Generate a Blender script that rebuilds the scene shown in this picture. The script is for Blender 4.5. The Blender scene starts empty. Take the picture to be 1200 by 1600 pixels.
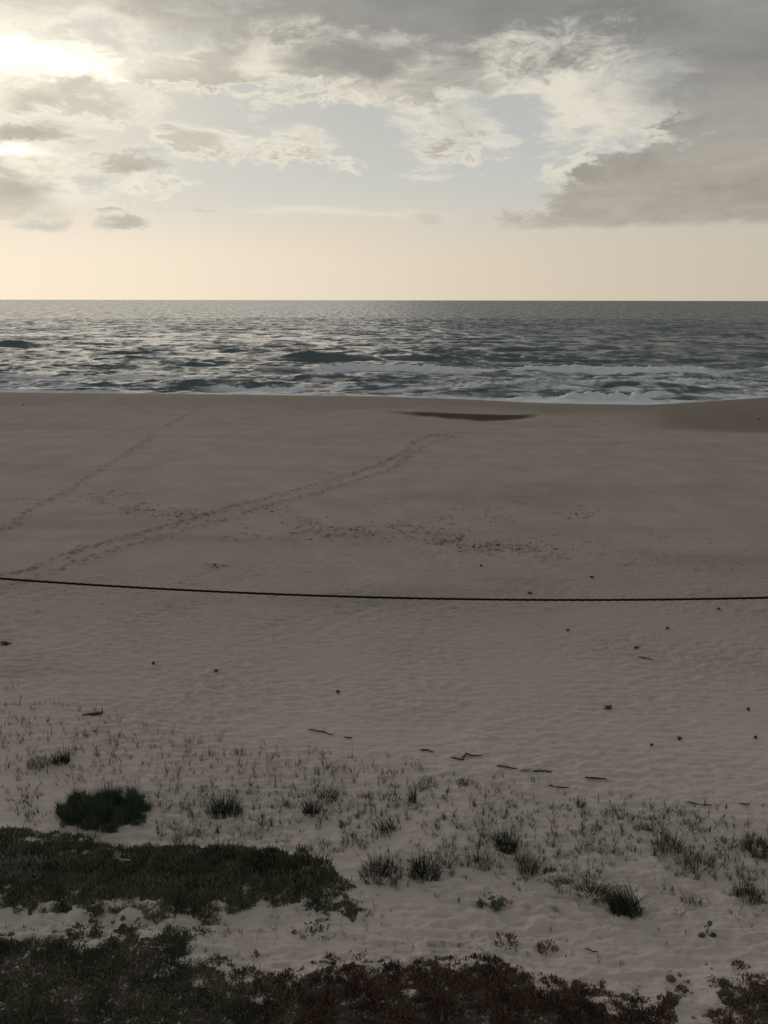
import bpy, math, random
import numpy as np

rng = np.random.default_rng(11)
random.seed(11)
scene = bpy.context.scene
COL = scene.collection

# ------------------------------------------------------------------ camera
CAM = np.array([0.0, 0.0, 15.0])
FPX = 1202.0                              # focal length in photograph pixels
PITCH = math.atan((800.0 - 469.0) / FPX)  # looking down
ROLL = math.radians(0.1)
cam_d = bpy.data.cameras.new("camera")
cam = bpy.data.objects.new("camera", cam_d)
COL.objects.link(cam)
cam_d.sensor_fit = 'VERTICAL'
cam_d.sensor_height = 24.0
cam_d.lens = 24.0 * FPX / 1600.0
cam_d.clip_start = 0.1
cam_d.clip_end = 200000.0
cam.location = CAM
cam.rotation_mode = 'XYZ'
from mathutils import Matrix
cam.rotation_euler = (Matrix.Rotation(math.pi / 2 - PITCH, 3, 'X') @ Matrix.Rotation(ROLL, 3, 'Z')).to_euler()
scene.camera = cam
CP, SP = math.cos(PITCH), math.sin(PITCH)

def ray(px, py):
    """direction of a photograph pixel in the world"""
    x = px - 600.0
    u = 800.0 - py
    cr, sr = math.cos(ROLL), math.sin(ROLL)
    x, u = x * cr - u * sr, x * sr + u * cr
    r = (x, FPX * CP + u * SP, u * CP - FPX * SP)
    return np.array(r) if np.ndim(x) == 0 else r

def azel(px, py):
    d = ray(px, py)
    return math.degrees(math.atan2(d[0], d[1])), math.degrees(math.atan2(d[2], math.hypot(d[0], d[1])))

# ------------------------------------------------------------------ view
scene.render.engine = 'CYCLES'
scene.view_settings.view_transform = 'Standard'
scene.view_settings.look = 'None'
scene.view_settings.exposure = 0.0
scene.view_settings.gamma = 1.0
scene.view_settings.use_curve_mapping = False
scene.cycles.max_bounces = 3
scene.cycles.diffuse_bounces = 2
scene.cycles.glossy_bounces = 2

# ------------------------------------------------------------------ sun and sky
SUN_AZ, SUN_EL = azel(-25, 85)
sd = np.array([math.sin(math.radians(SUN_AZ)) * math.cos(math.radians(SUN_EL)),
               math.cos(math.radians(SUN_AZ)) * math.cos(math.radians(SUN_EL)),
               math.sin(math.radians(SUN_EL))])
sun_d = bpy.data.lights.new("sun", 'SUN')
sun = bpy.data.objects.new("sun", sun_d)
COL.objects.link(sun)
sun_d.energy = 0.6
sun_d.angle = math.radians(52)
sun_d.color = (1.0, 0.9, 0.76)
sun.location = (-30, 60, 40)
from mathutils import Vector
sun.rotation_euler = Vector((-sd[0], -sd[1], -sd[2])).to_track_quat('-Z', 'Y').to_euler()

world = bpy.data.worlds.new("World")
scene.world = world
world.use_nodes = True


class NT:
    """small helper: builds node graphs from expressions"""
    def __init__(self, tree):
        self.t = tree
        tree.nodes.clear()

    def node(self, kind, **props):
        n = self.t.nodes.new(kind)
        for k, v in props.items():
            setattr(n, k, v)
        return n

    def link(self, a, b):
        if hasattr(a, 'is_output') or isinstance(a, bpy.types.NodeSocket):
            self.t.links.new(a, b)
        else:
            b.default_value = a

    def m(self, op, a, b=None, c=None, clamp=False):
        n = self.node('ShaderNodeMath', operation=op, use_clamp=clamp)
        self.link(a, n.inputs[0])
        if b is not None:
            self.link(b, n.inputs[1])
        if c is not None:
            self.link(c, n.inputs[2])
        return n.outputs[0]

    def add(self, *a):
        r = a[0]
        for x in a[1:]:
            r = self.m('ADD', r, x)
        return r

    def mul(self, a, b):
        return self.m('MULTIPLY', a, b)

    def sub(self, a, b):
        return self.m('SUBTRACT', a, b)

    def smooth(self, x, lo, hi, a=0.0, b=1.0):
        n = self.node('ShaderNodeMapRange', interpolation_type='SMOOTHSTEP')
        self.link(x, n.inputs[0])
        for i, v in enumerate((lo, hi, a, b)):
            self.link(v, n.inputs[1 + i])
        return n.outputs[0]

    def mix(self, f, a, b):
        n = self.node('ShaderNodeMix', data_type='RGBA')
        self.link(f, n.inputs[0])
        self.link(a if not isinstance(a, tuple) else (*a, 1.0), n.inputs[6])
        self.link(b if not isinstance(b, tuple) else (*b, 1.0), n.inputs[7])
        return n.outputs[2]

    def comb(self, x, y, z=0.0):
        n = self.node('ShaderNodeCombineXYZ')
        for i, v in enumerate((x, y, z)):
            self.link(v, n.inputs[i])
        return n.outputs[0]

    def vadd(self, a, b):
        n = self.node('ShaderNodeVectorMath', operation='ADD')
        self.link(a, n.inputs[0])
        self.link(b, n.inputs[1])
        return n.outputs[0]

    def vscale(self, a, s):
        n = self.node('ShaderNodeVectorMath', operation='SCALE')
        self.link(a, n.inputs[0])
        self.link(s, n.inputs['Scale'])
        return n.outputs[0]

    def noise(self, vec, scale, detail=6.0, rough=0.55, dist=0.0, lac=2.0):
        n = self.node('ShaderNodeTexNoise')
        n.inputs['Scale'].default_value = scale
        n.inputs['Detail'].default_value = detail
        n.inputs['Roughness'].default_value = rough
        n.inputs['Lacunarity'].default_value = lac
        n.inputs['Distortion'].default_value = dist
        if vec is not None:
            self.t.links.new(vec, n.inputs['Vector'])
        return n.outputs[0]


def build_sky():
    g = NT(world.node_tree)
    tc = g.node('ShaderNodeTexCoord').outputs['Generated']
    sep = g.node('ShaderNodeSeparateXYZ')
    g.link(tc, sep.inputs[0])
    X, Y, Z = sep.outputs
    DEG = 180.0 / math.pi
    az = g.mul(g.m('ARCTAN2', X, Y), DEG)
    el = g.mul(g.m('ARCSINE', g.m('MINIMUM', g.m('MAXIMUM', Z, -1.0), 1.0)), DEG)
    # cloud-deck coordinates: the view ray met with a slightly domed layer
    den = g.add(g.m('MAXIMUM', Z, 0.0), 0.10)
    P = g.comb(g.m('DIVIDE', X, den), g.m('DIVIDE', Y, den))
    # angle to the sun
    dn = g.node('ShaderNodeVectorMath', operation='DOT_PRODUCT')
    g.link(tc, dn.inputs[0])
    dn.inputs[1].default_value = tuple(sd)
    dot = g.m('MAXIMUM', dn.outputs['Value'], 0.0)
    glow_w = g.m('POWER', dot, 9.0)
    glow_m = g.m('POWER', dot, 60.0)
    glow_n = g.m('POWER', dot, 700.0)

    # noises
    nA = g.noise(P, 1.6, 8.0, 0.66, 0.5)              # general cloud detail, on the cloud deck
    AE = g.comb(g.mul(az, 0.055), g.mul(el, 0.13))       # angular coordinates, stretched sideways
    nB = g.noise(AE, 2.0, 7.0, 0.62, 0.5)
    nC = g.noise(g.vadd(AE, (7.3, 2.1, 0.0)), 1.1, 6.0, 0.60, 0.3)
    nF = g.noise(g.vadd(AE, (1.7, 9.2, 3.0)), 5.0, 7.0, 0.70, 0.6)
    nG = g.noise(g.vadd(AE, (4.1, 5.5, 8.0)), 6.0, 7.0, 0.70, 0.6)
    wa = g.mul(g.sub(nB, 0.5), 14.0)
    we = g.mul(g.sub(nC, 0.5), 6.0)
    fa = g.mul(g.sub(nF, 0.5), 9.0)
    fe = g.mul(g.sub(nG, 0.5), 5.0)
    elw = g.add(el, we, fe)

    def blob(px, py, rx, ry, soft=0.6, warp=1.0):
        a0, e0 = azel(px, py)
        ra = rx / FPX * 57.3
        re = ry / FPX * 57.3
        aa = g.add(az, g.mul(g.add(wa, fa), warp))
        ee = g.add(el, g.mul(g.add(we, fe), warp))
        dx = g.mul(g.sub(aa, a0), 1.0 / ra)
        dy = g.mul(g.sub(ee, e0), 1.0 / re)
        r = g.m('SQRT', g.add(g.mul(dx, dx), g.mul(dy, dy)))
        return g.smooth(r, 1.0, 1.0 - soft)

    # ---- clear air: physical sky under a warm haze that thickens towards the horizon
    nish = g.node('ShaderNodeTexSky', sky_type='NISHITA')
    nish.sun_disc = False
    nish.sun_elevation = math.radians(SUN_EL)
    nish.sun_rotation = math.radians(SUN_AZ)
    nish.air_density = 1.0
    nish.dust_density = 2.0
    nish_c = g.node('ShaderNodeMix', data_type='RGBA', blend_type='MULTIPLY')
    nish_c.inputs[0].default_value = 1.0
    g.link(nish.outputs[0], nish_c.inputs[6])
    nish_c.inputs[7].default_value = (0.02, 0.02, 0.02, 1)
    side = g.smooth(az, -34.0, 34.0)
    hor = g.mix(side, (0.97, 0.82, 0.64), (0.57, 0.51, 0.405))
    back = g.smooth(dn.outputs['Value'], 0.75, -0.6)
    hor = g.mix(back, hor, (0.30, 0.29, 0.27))
    mid = g.mix(side, (0.66, 0.645, 0.58), (0.52, 0.535, 0.50))
    mid = g.mix(back, mid, (0.24, 0.26, 0.28))
    zen = g.mix(0.7, nish_c.outputs[2], (0.60, 0.615, 0.60))
    clear = g.mix(g.smooth(el, 2.0, 8.5), hor, mid)
    clear = g.mix(g.smooth(el, 6.0, 13.0, 0.0, 0.75), clear, zen)

    # ---- density of the cloud
    e_flat = azel(1000, 356)[1]
    a1, e1 = azel(745, 335)
    a2, e2 = azel(1090, 165)
    # right-hand bank: above a flat base, right of a ragged diagonal
    nx, ny = (e1 - e2), (a2 - a1)
    ln = math.hypot(nx, ny)
    sdg = g.mul(g.add(g.mul(g.sub(a1, g.add(az, g.mul(g.add(wa, g.mul(fa, 0.6)), 0.8))), -nx / ln * -1.0 * -1.0),
                      g.mul(g.sub(g.add(el, g.mul(g.add(we, fe), 0.9)), e1), ny / ln)), 1.0)
    # below the line -> inside (negative)
    bank = g.mul(g.smooth(sdg, 1.1, -1.5),
                 g.smooth(g.add(el, g.mul(we, 0.10), g.mul(fe, 0.22)), e_flat - 0.5, e_flat + 0.9))
    bank = g.mul(bank, g.smooth(az, 80.0, 50.0))
    topdark = g.mul(g.smooth(g.add(elw, g.mul(az, 0.085), g.mul(g.sub(nA, 0.5), 9.0)), 12.6, 18.5), 0.92)
    right_top = blob(1230, 60, 360, 210, 0.95, 0.8)

    thin = g.add(g.mul(g.sub(nA, 0.5), 2.6), g.mul(g.sub(nB, 0.5), 1.2), g.mul(g.sub(nG, 0.5), 1.5))
    band = g.smooth(el, 4.6, 7.5)
    pats = None
    for (bx, by, rx, ry, wgt) in ((490, 232, 180, 44, .85), (690, 205, 190, 75, .75), (930, 195, 270, 95, .50), (300, 222, 150, 40, .9), (120, 165, 220, 60, .95),
                                  (330, 112, 220, 40, .7), (240, 300, 170, 30, .72), (600, 110, 330, 70, .8), (90, 255, 220, 70, .62), (640, 330, 220, 18, .5), (880, 300, 90, 40, .5)):
        v = g.mul(blob(bx, by, rx, ry, 0.9, 0.7), wgt)
        pats = v if pats is None else g.m('MAXIMUM', pats, v)
    cover = g.add(g.mul(thin, 0.8), pats, g.mul(g.smooth(el, 10.5, 15.0), 0.55), -0.42)
    thin_d = g.mul(g.smooth(cover, -0.05, 0.42), band)

    streak = g.mul(g.m('MAXIMUM', blob(500, 333, 190, 9, 0.9, 0.22), blob(660, 272, 60, 7, 0.9, 0.25)), 0.45)
    dark = g.m('MAXIMUM', g.mul(blob(185, 262, 100, 34, 0.95, 0.7), 0.85), g.mul(blob(30, 214, 150, 24, 0.95, 0.6), 0.85))
    dark = g.m('MAXIMUM', dark, g.mul(blob(200, 342, 66, 17, 0.9, 0.5), 0.85))
    dark = g.m('MAXIMUM', dark, g.mul(blob(55, 347, 75, 15, 0.9, 0.35), 0.8))
    dark = g.m('MAXIMUM', dark, g.mul(blob(20, 305, 170, 50, 0.95, 0.5), 0.72))
    dark = g.m('MAXIMUM', dark, g.mul(blob(30, 155, 80, 30, 0.95, 0.6), 0.6))
    dark = g.m('MAXIMUM', dark, g.mul(blob(670, 335, 45, 12, 0.9, 0.3), 0.45))
    dark = g.m('MAXIMUM', dark, g.mul(blob(310, 334, 40, 6, 0.9, 0.25), 0.4))
    dark = g.m('MAXIMUM', dark, g.mul(blob(740, 130, 80, 26, 0.9, 0.5), 0.5))
    dark = g.m('MAXIMUM', dark, g.mul(blob(560, 95, 230, 60, 0.95, 0.6), 0.72))

    thick = g.m('MAXIMUM', g.m('MAXIMUM', bank, topdark), g.m('MAXIMUM', right_top, dark))
    over = g.smooth(el, 17.0, 28.0)
    thick = g.m('MAXIMUM', thick, g.mul(over, g.smooth(nA, 0.25, 0.5, 0.6, 1.0)))

    # ---- colour of the cloud: thin = lit through, thick = grey underside
    bright = g.mix(side, (0.93, 0.86, 0.71), (0.74, 0.70, 0.60))
    bright = g.mix(back, bright, (0.42, 0.41, 0.39))
    grey_v = g.add(0.0, g.mul(g.sub(nC, 0.5), 1.0), g.mul(g.sub(nA, 0.5), 0.55), g.mul(g.sub(nF, 0.5), 0.25))
    gl = g.mix(g.smooth(el, 3.0, 17.0), (0.42, 0.38, 0.32), (0.27, 0.265, 0.25))
    gl = g.mix(g.mul(g.smooth(az, 6.0, -26.0), 0.85), gl, (0.60, 0.56, 0.465))
    gl = g.mix(over, gl, (0.235, 0.235, 0.235))
    gsc = g.node('ShaderNodeVectorMath', operation='SCALE')
    g.link(gl, gsc.inputs[0])
    g.link(g.add(1.0, g.mul(grey_v, 1.15)), gsc.inputs['Scale'])
    grey = gsc.outputs[0]

    col = g.mix(g.mul(thin_d, 0.8), clear, bright)
    shade_in = g.smooth(g.add(cover, g.mul(g.sub(nF, 0.5), 0.8)), 0.20, 0.62, 0.0, 0.75)
    col = g.mix(g.mul(shade_in, band), col, grey)
    col = g.mix(streak, col, bright)
    # a lit rim just outside thick cloud
    rim = g.mul(g.smooth(thick, 0.02, 0.25), g.smooth(thick, 0.7, 0.3))
    rimn = g.mul(g.mul(rim, g.smooth(nB, 0.42, 0.62, 0.0, 0.8)), g.smooth(el, e_flat + 0.4, e_flat + 2.5))
    col = g.mix(g.smooth(thick, 0.15, 0.85), col, grey)
    col = g.mix(g.mul(rimn, g.smooth(el, 26.0, 14.0)), col, bright)
    # light of the veiled sun
    hole = g.m('SUBTRACT', 1.0, g.mul(g.smooth(thick, 0.2, 0.9), 0.78))
    amt = g.add(g.mul(glow_w, 0.03), g.mul(glow_m, 0.05), g.mul(glow_n, 0.14))
    opening = blob(40, 84, 250, 32, 0.98, 0.7)
    opening2 = blob(10, 240, 70, 13, 0.9, 0.3)
    amt = g.add(g.mul(amt, hole), g.mul(opening, 0.65), g.mul(opening2, 0.55))
    gcol = g.node('ShaderNodeVectorMath', operation='SCALE')
    gcol.inputs[0].default_value = (1.0, 0.93, 0.74)
    g.link(amt, gcol.inputs['Scale'])
    tot = g.vadd(col, gcol.outputs[0])

    bg = g.node('ShaderNodeBackground')
    g.link(g.vscale(tot, 10.0), bg.inputs['Color'])
    bg.inputs['Strength'].default_value = 0.1
    out = g.node('ShaderNodeOutputWorld')
    g.link(bg.outputs[0], out.inputs['Surface'])


build_sky()
world.cycles.sampling_method = 'MANUAL'
world.cycles.sample_map_resolution = 512

# ------------------------------------------------------------------ numeric helpers
def sstep(a, b, x):
    t = np.clip((x - a) / (b - a), 0.0, 1.0)
    return t * t * (3 - 2 * t)


_tr = np.random.default_rng(99)
_PERM = _tr.permutation(1024).astype(np.int32)
_ANG = _tr.uniform(0, 2 * math.pi, 1024)
_GX, _GY = np.cos(_ANG).astype(np.float32), np.sin(_ANG).astype(np.float32)


def perlin(x, y, seed=0):
    x = np.asarray(x, dtype=float) + seed * 13.37
    y = np.asarray(y, dtype=float) - seed * 7.91
    xi = np.floor(x).astype(np.int32)
    yi = np.floor(y).astype(np.int32)
    xf = (x - xi).astype(np.float32)
    yf = (y - yi).astype(np.float32)
    p0 = _PERM[(yi + seed * 31) & 1023]
    p1 = _PERM[(yi + 1 + seed * 31) & 1023]
    u = xf * xf * xf * (xf * (xf * 6 - 15) + 10)
    v = yf * yf * yf * (yf * (yf * 6 - 15) + 10)

    def dotg(ix, p, fx, fy):
        h = _PERM[(ix + p) & 1023]
        return _GX[h] * fx + _GY[h] * fy
    n0 = dotg(xi, p0, xf, yf)
    n0 = n0 + u * (dotg(xi + 1, p0, xf - 1, yf) - n0)
    n1 = dotg(xi, p1, xf, yf - 1)
    n1 = n1 + u * (dotg(xi + 1, p1, xf - 1, yf - 1) - n1)
    return (n0 + v * (n1 - n0)) * 1.35


def fbm(x, y, seed=0, octv=4, gain=0.5):
    r = np.zeros_like(x)
    a = 1.0
    f = 1.0
    for i in range(octv):
        r = r + a * perlin(x * f, y * f, seed + i * 17)
        a *= gain
        f *= 2.03
    return r


def mesh_obj(name, verts, faces, mat=None, parent=None, attrs=None, smooth=True):
    """verts (N,3); faces = list of int arrays, each (M,k)"""
    me = bpy.data.meshes.new(name)
    verts = np.asarray(verts, dtype=np.float32)
    me.vertices.add(len(verts))
    me.vertices.foreach_set("co", verts.ravel())
    loops = np.concatenate([np.asarray(f, dtype=np.int32).ravel() for f in faces])
    tot = np.concatenate([np.full(len(f), np.asarray(f).shape[1], dtype=np.int32) for f in faces])
    start = np.concatenate([[0], np.cumsum(tot)[:-1]]).astype(np.int32)
    me.loops.add(len(loops))
    me.loops.foreach_set("vertex_index", loops)
    me.polygons.add(len(tot))
    me.polygons.foreach_set("loop_start", start)
    me.polygons.foreach_set("loop_total", tot)
    me.polygons.foreach_set("use_smooth", np.full(len(tot), smooth, dtype=bool))
    me.update(calc_edges=True)
    if attrs:
        for k, v in attrs.items():
            a = me.attributes.new(k, 'FLOAT', 'POINT')
            a.data.foreach_set("value", np.asarray(v, dtype=np.float32))
    if mat:
        me.materials.append(mat)
    ob = bpy.data.objects.new(name, me)
    COL.objects.link(ob)
    if parent:
        ob.parent = parent
    return ob


def tag(o, label=None, category=None, group=None, kind=None):
    if label:
        o["label"] = label
    if category:
        o["category"] = category
    if group:
        o["group"] = group
    if kind:
        o["kind"] = kind
    return o


def empty(name, loc, rz=0.0):
    o = bpy.data.objects.new(name, None)
    COL.objects.link(o)
    o.location = loc
    o.rotation_euler = (0, 0, rz)
    o.empty_display_size = 0.1
    return o


def material(name):
    m = bpy.data.materials.new(name)
    m.use_nodes = True
    g = NT(m.node_tree)
    b = g.node('ShaderNodeBsdfPrincipled')
    o = g.node('ShaderNodeOutputMaterial')
    g.link(b.outputs[0], o.inputs['Surface'])
    return m, g, b


def attr(g, name):
    n = g.node('ShaderNodeAttribute', attribute_name=name)
    return n.outputs['Fac']


def polysd(x, y, poly):
    """signed distance to a polygon, negative inside"""
    d = np.full(x.shape, 1e9)
    inside = np.zeros(x.shape, dtype=bool)
    n = len(poly)
    for i in range(n):
        ax, ay = poly[i]
        bx, by = poly[(i + 1) % n]
        ex, ey = bx - ax, by - ay
        t = np.clip(((x - ax) * ex + (y - ay) * ey) / (ex * ex + ey * ey + 1e-12), 0, 1)
        d = np.minimum(d, np.hypot(x - ax - t * ex, y - ay - t * ey))
        c = ((ay > y) != (by > y)) & (x < (bx - ax) * (y - ay) / (by - ay + 1e-12) + ax)
        inside ^= c
    return np.where(inside, -d, d)


# ------------------------------------------------------------------ terrain
def crest_y(x):
    return np.interp(x, [-90, -55, -20, 0, 12, 22, 34, 46, 56, 90], [112, 109.5, 107.5, 106.0, 103.5, 101, 99.5, 101.5, 104, 107])


def crest_z(x):
    return np.interp(x, [-90, -50, -10, 8, 20, 30, 38, 47, 60, 90], [2.25, 2.25, 2.2, 2.1, 1.95, 1.9, 1.95, 2.35, 2.6, 2.6])


def base_z(x, y):
    x = np.asarray(x, dtype=float)
    y = np.asarray(y, dtype=float)
    cy = crest_y(x)
    cz = crest_z(x)
    t = np.clip(y, -400, None)
    land = 3.25 - 0.9 * sstep(14, 55, t) - 0.75 * sstep(50, 84, t)
    land = land + 0.6 * sstep(8, -25, t)
    k = sstep(cy - 22, cy - 1.5, y)
    z = land * (1 - k) + cz * k
    # runnel with a steep landward-facing scarp below the crest
    sc = np.interp(x, [-1.5, 0, 5, 11, 15, 19], [0, 0.04, 0.26, 0.48, 0.38, 0])
    ys = np.interp(x, [0, 10, 16, 24], [93.5, 91.5, 91.0, 94.0])
    z = z - sc * sstep(ys - 12, ys - 2.5, y) * (1 - sstep(ys, ys + 0.30, y))
    # shallow swale in front of the right-hand hump
    sw = sstep(22, 40, x)
    z = z - 0.25 * sw * np.exp(-((y - 84) / 5.0) ** 2)
    # beach face
    over = np.clip(y - cy, 0, None)
    z = z - (over * over / (over + 3.0)) / 5.2
    z = np.maximum(z, -6.0)
    # low swells of the sand
    z = z + 0.10 * fbm(x / 14.0, y / 20.0, 3, 3) * sstep(6, 14, y) * sstep(115, 95, y)
    return z


def pix2ground(px, py, zf=None):
    """where the ray of a pixel meets the sand; scalars or arrays"""
    px = np.atleast_1d(np.asarray(px, dtype=float))
    py = np.atleast_1d(np.asarray(py, dtype=float))
    d = np.stack(np.broadcast_arrays(*ray(px, py)), -1)
    t = (3.0 - CAM[2]) / d[:, 2]
    for k in range(11):
        p = CAM + d * t[:, None]
        f = zf if (zf is not None and k > 7) else base_z
        z = f(p[:, 0], p[:, 1])
        t2 = (z - CAM[2]) / d[:, 2]
        t = 0.3 * t + 0.7 * t2 if k < 8 else t2
    p = CAM + d * t[:, None]
    return p[0] if len(p) == 1 else p


def gp(pts):
    return [tuple(pix2ground(*p)[:2]) for p in pts]


# outlines of the plant mats, taken on the ground
MAT_GREEN = gp([(-260, 1285), (0, 1297), (90, 1305), (150, 1318), (220, 1326), (300, 1322), (370, 1322), (440, 1330), (505, 1345),
                (530, 1368), (548, 1390), (540, 1412), (480, 1425), (380, 1425), (330, 1440), (220, 1436), (100, 1424), (0, 1424), (-260, 1425)])
MAT_TAIL = gp([(490, 1395), (552, 1392), (566, 1418), (572, 1430), (530, 1442), (505, 1425)])
MAT_TAIL2 = gp([(462, 1445), (500, 1435), (520, 1450), (540, 1455), (525, 1468), (470, 1462)])
MAT_LOW = gp([(-260, 1445), (0, 1462), (150, 1455), (260, 1450), (330, 1462), (300, 1500), (400, 1525), (520, 1560), (560, 1700), (-260, 1700)])
MAT_RED = gp([(380, 1520), (400, 1502), (440, 1520), (470, 1515), (500, 1500), (570, 1502), (640, 1506), (700, 1500), (760, 1496), (820, 1512), (900, 1540),
              (955, 1548), (1010, 1568), (1040, 1545), (1070, 1548), (1080, 1700), (430, 1700)])
MAT_RIGHT = gp([(1088, 1530), (1110, 1520), (1200, 1516), (1420, 1510), (1420, 1700), (1150, 1700), (1120, 1580)])
SHRUB = gp([(95, 1255), (120, 1235), (220, 1240), (235, 1262), (225, 1287), (190, 1292), (120, 1280)])
MOUNDS = [(MAT_GREEN, 0.14, 0.55), (MAT_TAIL, 0.10, 0.3), (MAT_TAIL2, 0.10, 0.3), (MAT_LOW, 0.12, 0.6), (MAT_RED, 0.10, 0.5), (MAT_RIGHT, 0.10, 0.5)]


def mound_z(x, y):
    z = np.zeros_like(np.asarray(x, dtype=float))
    near = (y < 26) & (y > 2) & (np.abs(x) < 22)
    if not near.any():
        return z
    xs, ys = x[near], y[near]
    acc = np.zeros_like(xs)
    for poly, h, w in MOUNDS:
        s = polysd(xs, ys, poly)
        acc = np.maximum(acc, h * sstep(w * 0.6, -w, s))
    z[near] = acc
    return z


def ground_z(x, y):
    x = np.atleast_1d(np.asarray(x, dtype=float))
    y = np.atleast_1d(np.asarray(y, dtype=float))
    return base_z(x, y) + mound_z(x, y)


def ripples(x, y):
    """wind ripples, metres"""
    r = np.hypot(x, y)
    w1 = fbm(x / 1.6, y / 1.1, 21, 3) * 0.30
    w2 = fbm(x / 0.55, y / 0.45, 33, 2) * 0.10
    ph = (y + 0.10 * x + w1 + w2)
    a = np.sin(2 * np.pi * ph / 0.30)
    a = 1.0 - np.sqrt(np.abs(np.sin(np.pi * ph / 0.30)) + 0.02) * 1.3
    patch = np.clip(0.55 + 1.1 * perlin(x / 0.9, y / 0.5, 41), 0, 1)
    fine = fbm(x / 0.55, y / 0.20, 51, 3, 0.55)
    amp = sstep(9, 11, r) * (1 - 0.72 * sstep(30, 46, r)) * (1 + 0.9 * sstep(17.5, 11.5, r)) * (1 - 0.75 * sstep(55, 90, r))
    big = np.clip(0.7 + 0.8 * perlin(x / 5.0, y / 4.0, 61), 0.15, 1.2)
    return amp * big * (0.040 * a * patch + 0.052 * fine)


# footprints: trails read off the photograph, put on the sand
TRAILS = [
    ([(-40, 905), (40, 893), (120, 862), (200, 838), (290, 815), (370, 790), (440, 772), (520, 750), (590, 728), (630, 708), (655, 685), (690, 678)], 0.30, 0.22, 0.9),
    ([(-40, 935), (60, 902), (150, 868), (230, 846), (330, 818), (420, 790), (500, 770), (570, 748), (620, 730), (640, 712), (680, 690), (720, 680)], 0.34, 0.22, 0.8),
    ([(-60, 850), (10, 826), (50, 795), (90, 775), (130, 752), (180, 720), (230, 688), (240, 675), (280, 655), (315, 635)], 0.40, 0.18, 0.75),
    ([(-60, 778), (60, 782), (110, 776), (170, 770), (230, 772)], 0.5, 0.22, 0.6),
    ([(230, 730), (330, 728), (450, 735), (540, 742)], 0.7, 0.2, 0.35),
    ([(640, 750), (720, 757), (800, 762), (900, 775)], 0.8, 0.3, 0.35),
]
# churned patches: (px, py, rx, ry, count, strength)
CHURN = [(160, 780, 35, 8, 26, .8), (220, 795, 28, 12, 30, 1.0), (285, 803, 35, 8, 46, 1.1), (60, 778, 70, 10, 14, .6), (480, 822, 35, 12, 36, 1.0), (550, 832, 55, 12, 50, .9),
         (660, 825, 60, 14, 40, .8), (700, 845, 40, 10, 46, 1.0), (790, 855, 70, 10, 60, .9), (890, 850, 60, 16, 22, .6), (760, 800, 60, 18, 24, .7), (905, 802, 25, 7, 18, .7),
         (1030, 835, 30, 6, 8, .6), (860, 868, 60, 12, 16, .6), (1000, 880, 160, 25, 26, .5), (700, 682, 20, 5, 26, 1.0), (700, 760, 250, 40, 36, .5), (420, 795, 30, 10, 14, .8),
         (375, 835, 50, 12, 12, .8), (1120, 860, 80, 30, 16, .5), (560, 930, 560, 40, 70, .4), (900, 700, 260, 12, 60, .35), (1000, 668, 200, 6, 60, .4), (240, 655, 240, 16, 40, .4),
         (620, 790, 120, 20, 22, .6), (650, 667, 140, 6, 36, .4), (340, 884, 14, 3, 10, .8)]


def dimples():
    out = []   # x, y, radius, depth, aspect, angle
    for pts, step, side, strength in TRAILS:
        g = np.array([pix2ground(*p)[:2] for p in pts])
        seg = np.hypot(*np.diff(g, axis=0).T)
        cum = np.concatenate([[0], np.cumsum(seg)])
        s = 0.0
        k = 0
        while s < cum[-1]:
            x = np.interp(s, cum, g[:, 0])
            y = np.interp(s, cum, g[:, 1])
            x2 = np.interp(s + 0.3, cum, g[:, 0])
            y2 = np.interp(s + 0.3, cum, g[:, 1])
            a = math.atan2(y2 - y, x2 - x)
            o = side * (1 if k % 2 else -1) + rng.normal(0, 0.13)
            out.append((x - math.sin(a) * o, y + math.cos(a) * o, rng.uniform(.07, .15), rng.uniform(.07, .17) * strength, rng.uniform(1.1, 2.2), a + rng.normal(0, .3)))
            out.append((x + rng.normal(0, .1), y + rng.normal(0, .1), rng.uniform(.22, .38), .022 * strength, 1.5, a))
            s += step * rng.uniform(0.4, 1.6)
            k += 1
    todo = []
    for px, py, rx, ry, n, st in CHURN:
        for _ in range(int(n * 1.6)):
            q = rng.normal(0, 0.55, 2)
            yy = py + ry * q[1]
            if yy < 640:
                continue
            todo.append((px + rx * q[0], yy, st))
    pp = pix2ground(np.array([t[0] for t in todo]), np.array([t[1] for t in todo]))
    if True:
        for p, (_, _, st) in zip(pp, todo):
            sg = 1.0 if rng.random() < 0.75 else -0.6
            out.append((p[0], p[1], rng.uniform(.05, .12), sg * rng.uniform(.05, .12) * st, rng.uniform(1.2, 3.0), rng.normal(0, 0.35)))
    return out


DIMPLES = dimples()

# polar sheet: dense across the beach in view, coarse behind
A_F = math.radians(35)
fine = np.linspace(-A_F, A_F, 1050)
side_a = A_F + (math.pi - A_F) * (np.linspace(0, 1, 60)[1:]) ** 1.6
angs = np.concatenate([-side_a[::-1][1:], fine, side_a])
DEPR0 = math.atan2(12.0, 7.0)
r_list = [0.0, 1.5, 3.0, 4.5, 6.0, 7.0]
r = 7.0
while r < 96:
    step = max(0.026, r * math.hypot(r, 12.0) / 12.0 / 850.0)
    r += min(step, 0.22)
    r_list.append(r)
while r < 135:
    r += 0.22
    r_list.append(r)
while r < 420:
    r *= 1.12
    r_list.append(r)
radii = np.array(r_list)
NR, NA = len(radii), len(angs)
RR, AA = np.meshgrid(radii, angs, indexing='ij')
GX = RR * np.sin(AA)
GY = RR * np.cos(AA)
bz = base_z(GX.ravel(), GY.ravel()).reshape(GX.shape)
mz = mound_z(GX.ravel(), GY.ravel()).reshape(GX.shape)
GZ = bz + mz
inview = (RR > 6) & (np.abs(AA) < A_F + 0.3) & (RR < 112)
rp = np.zeros_like(GZ)
rp[inview] = ripples(GX[inview], GY[inview])
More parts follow.
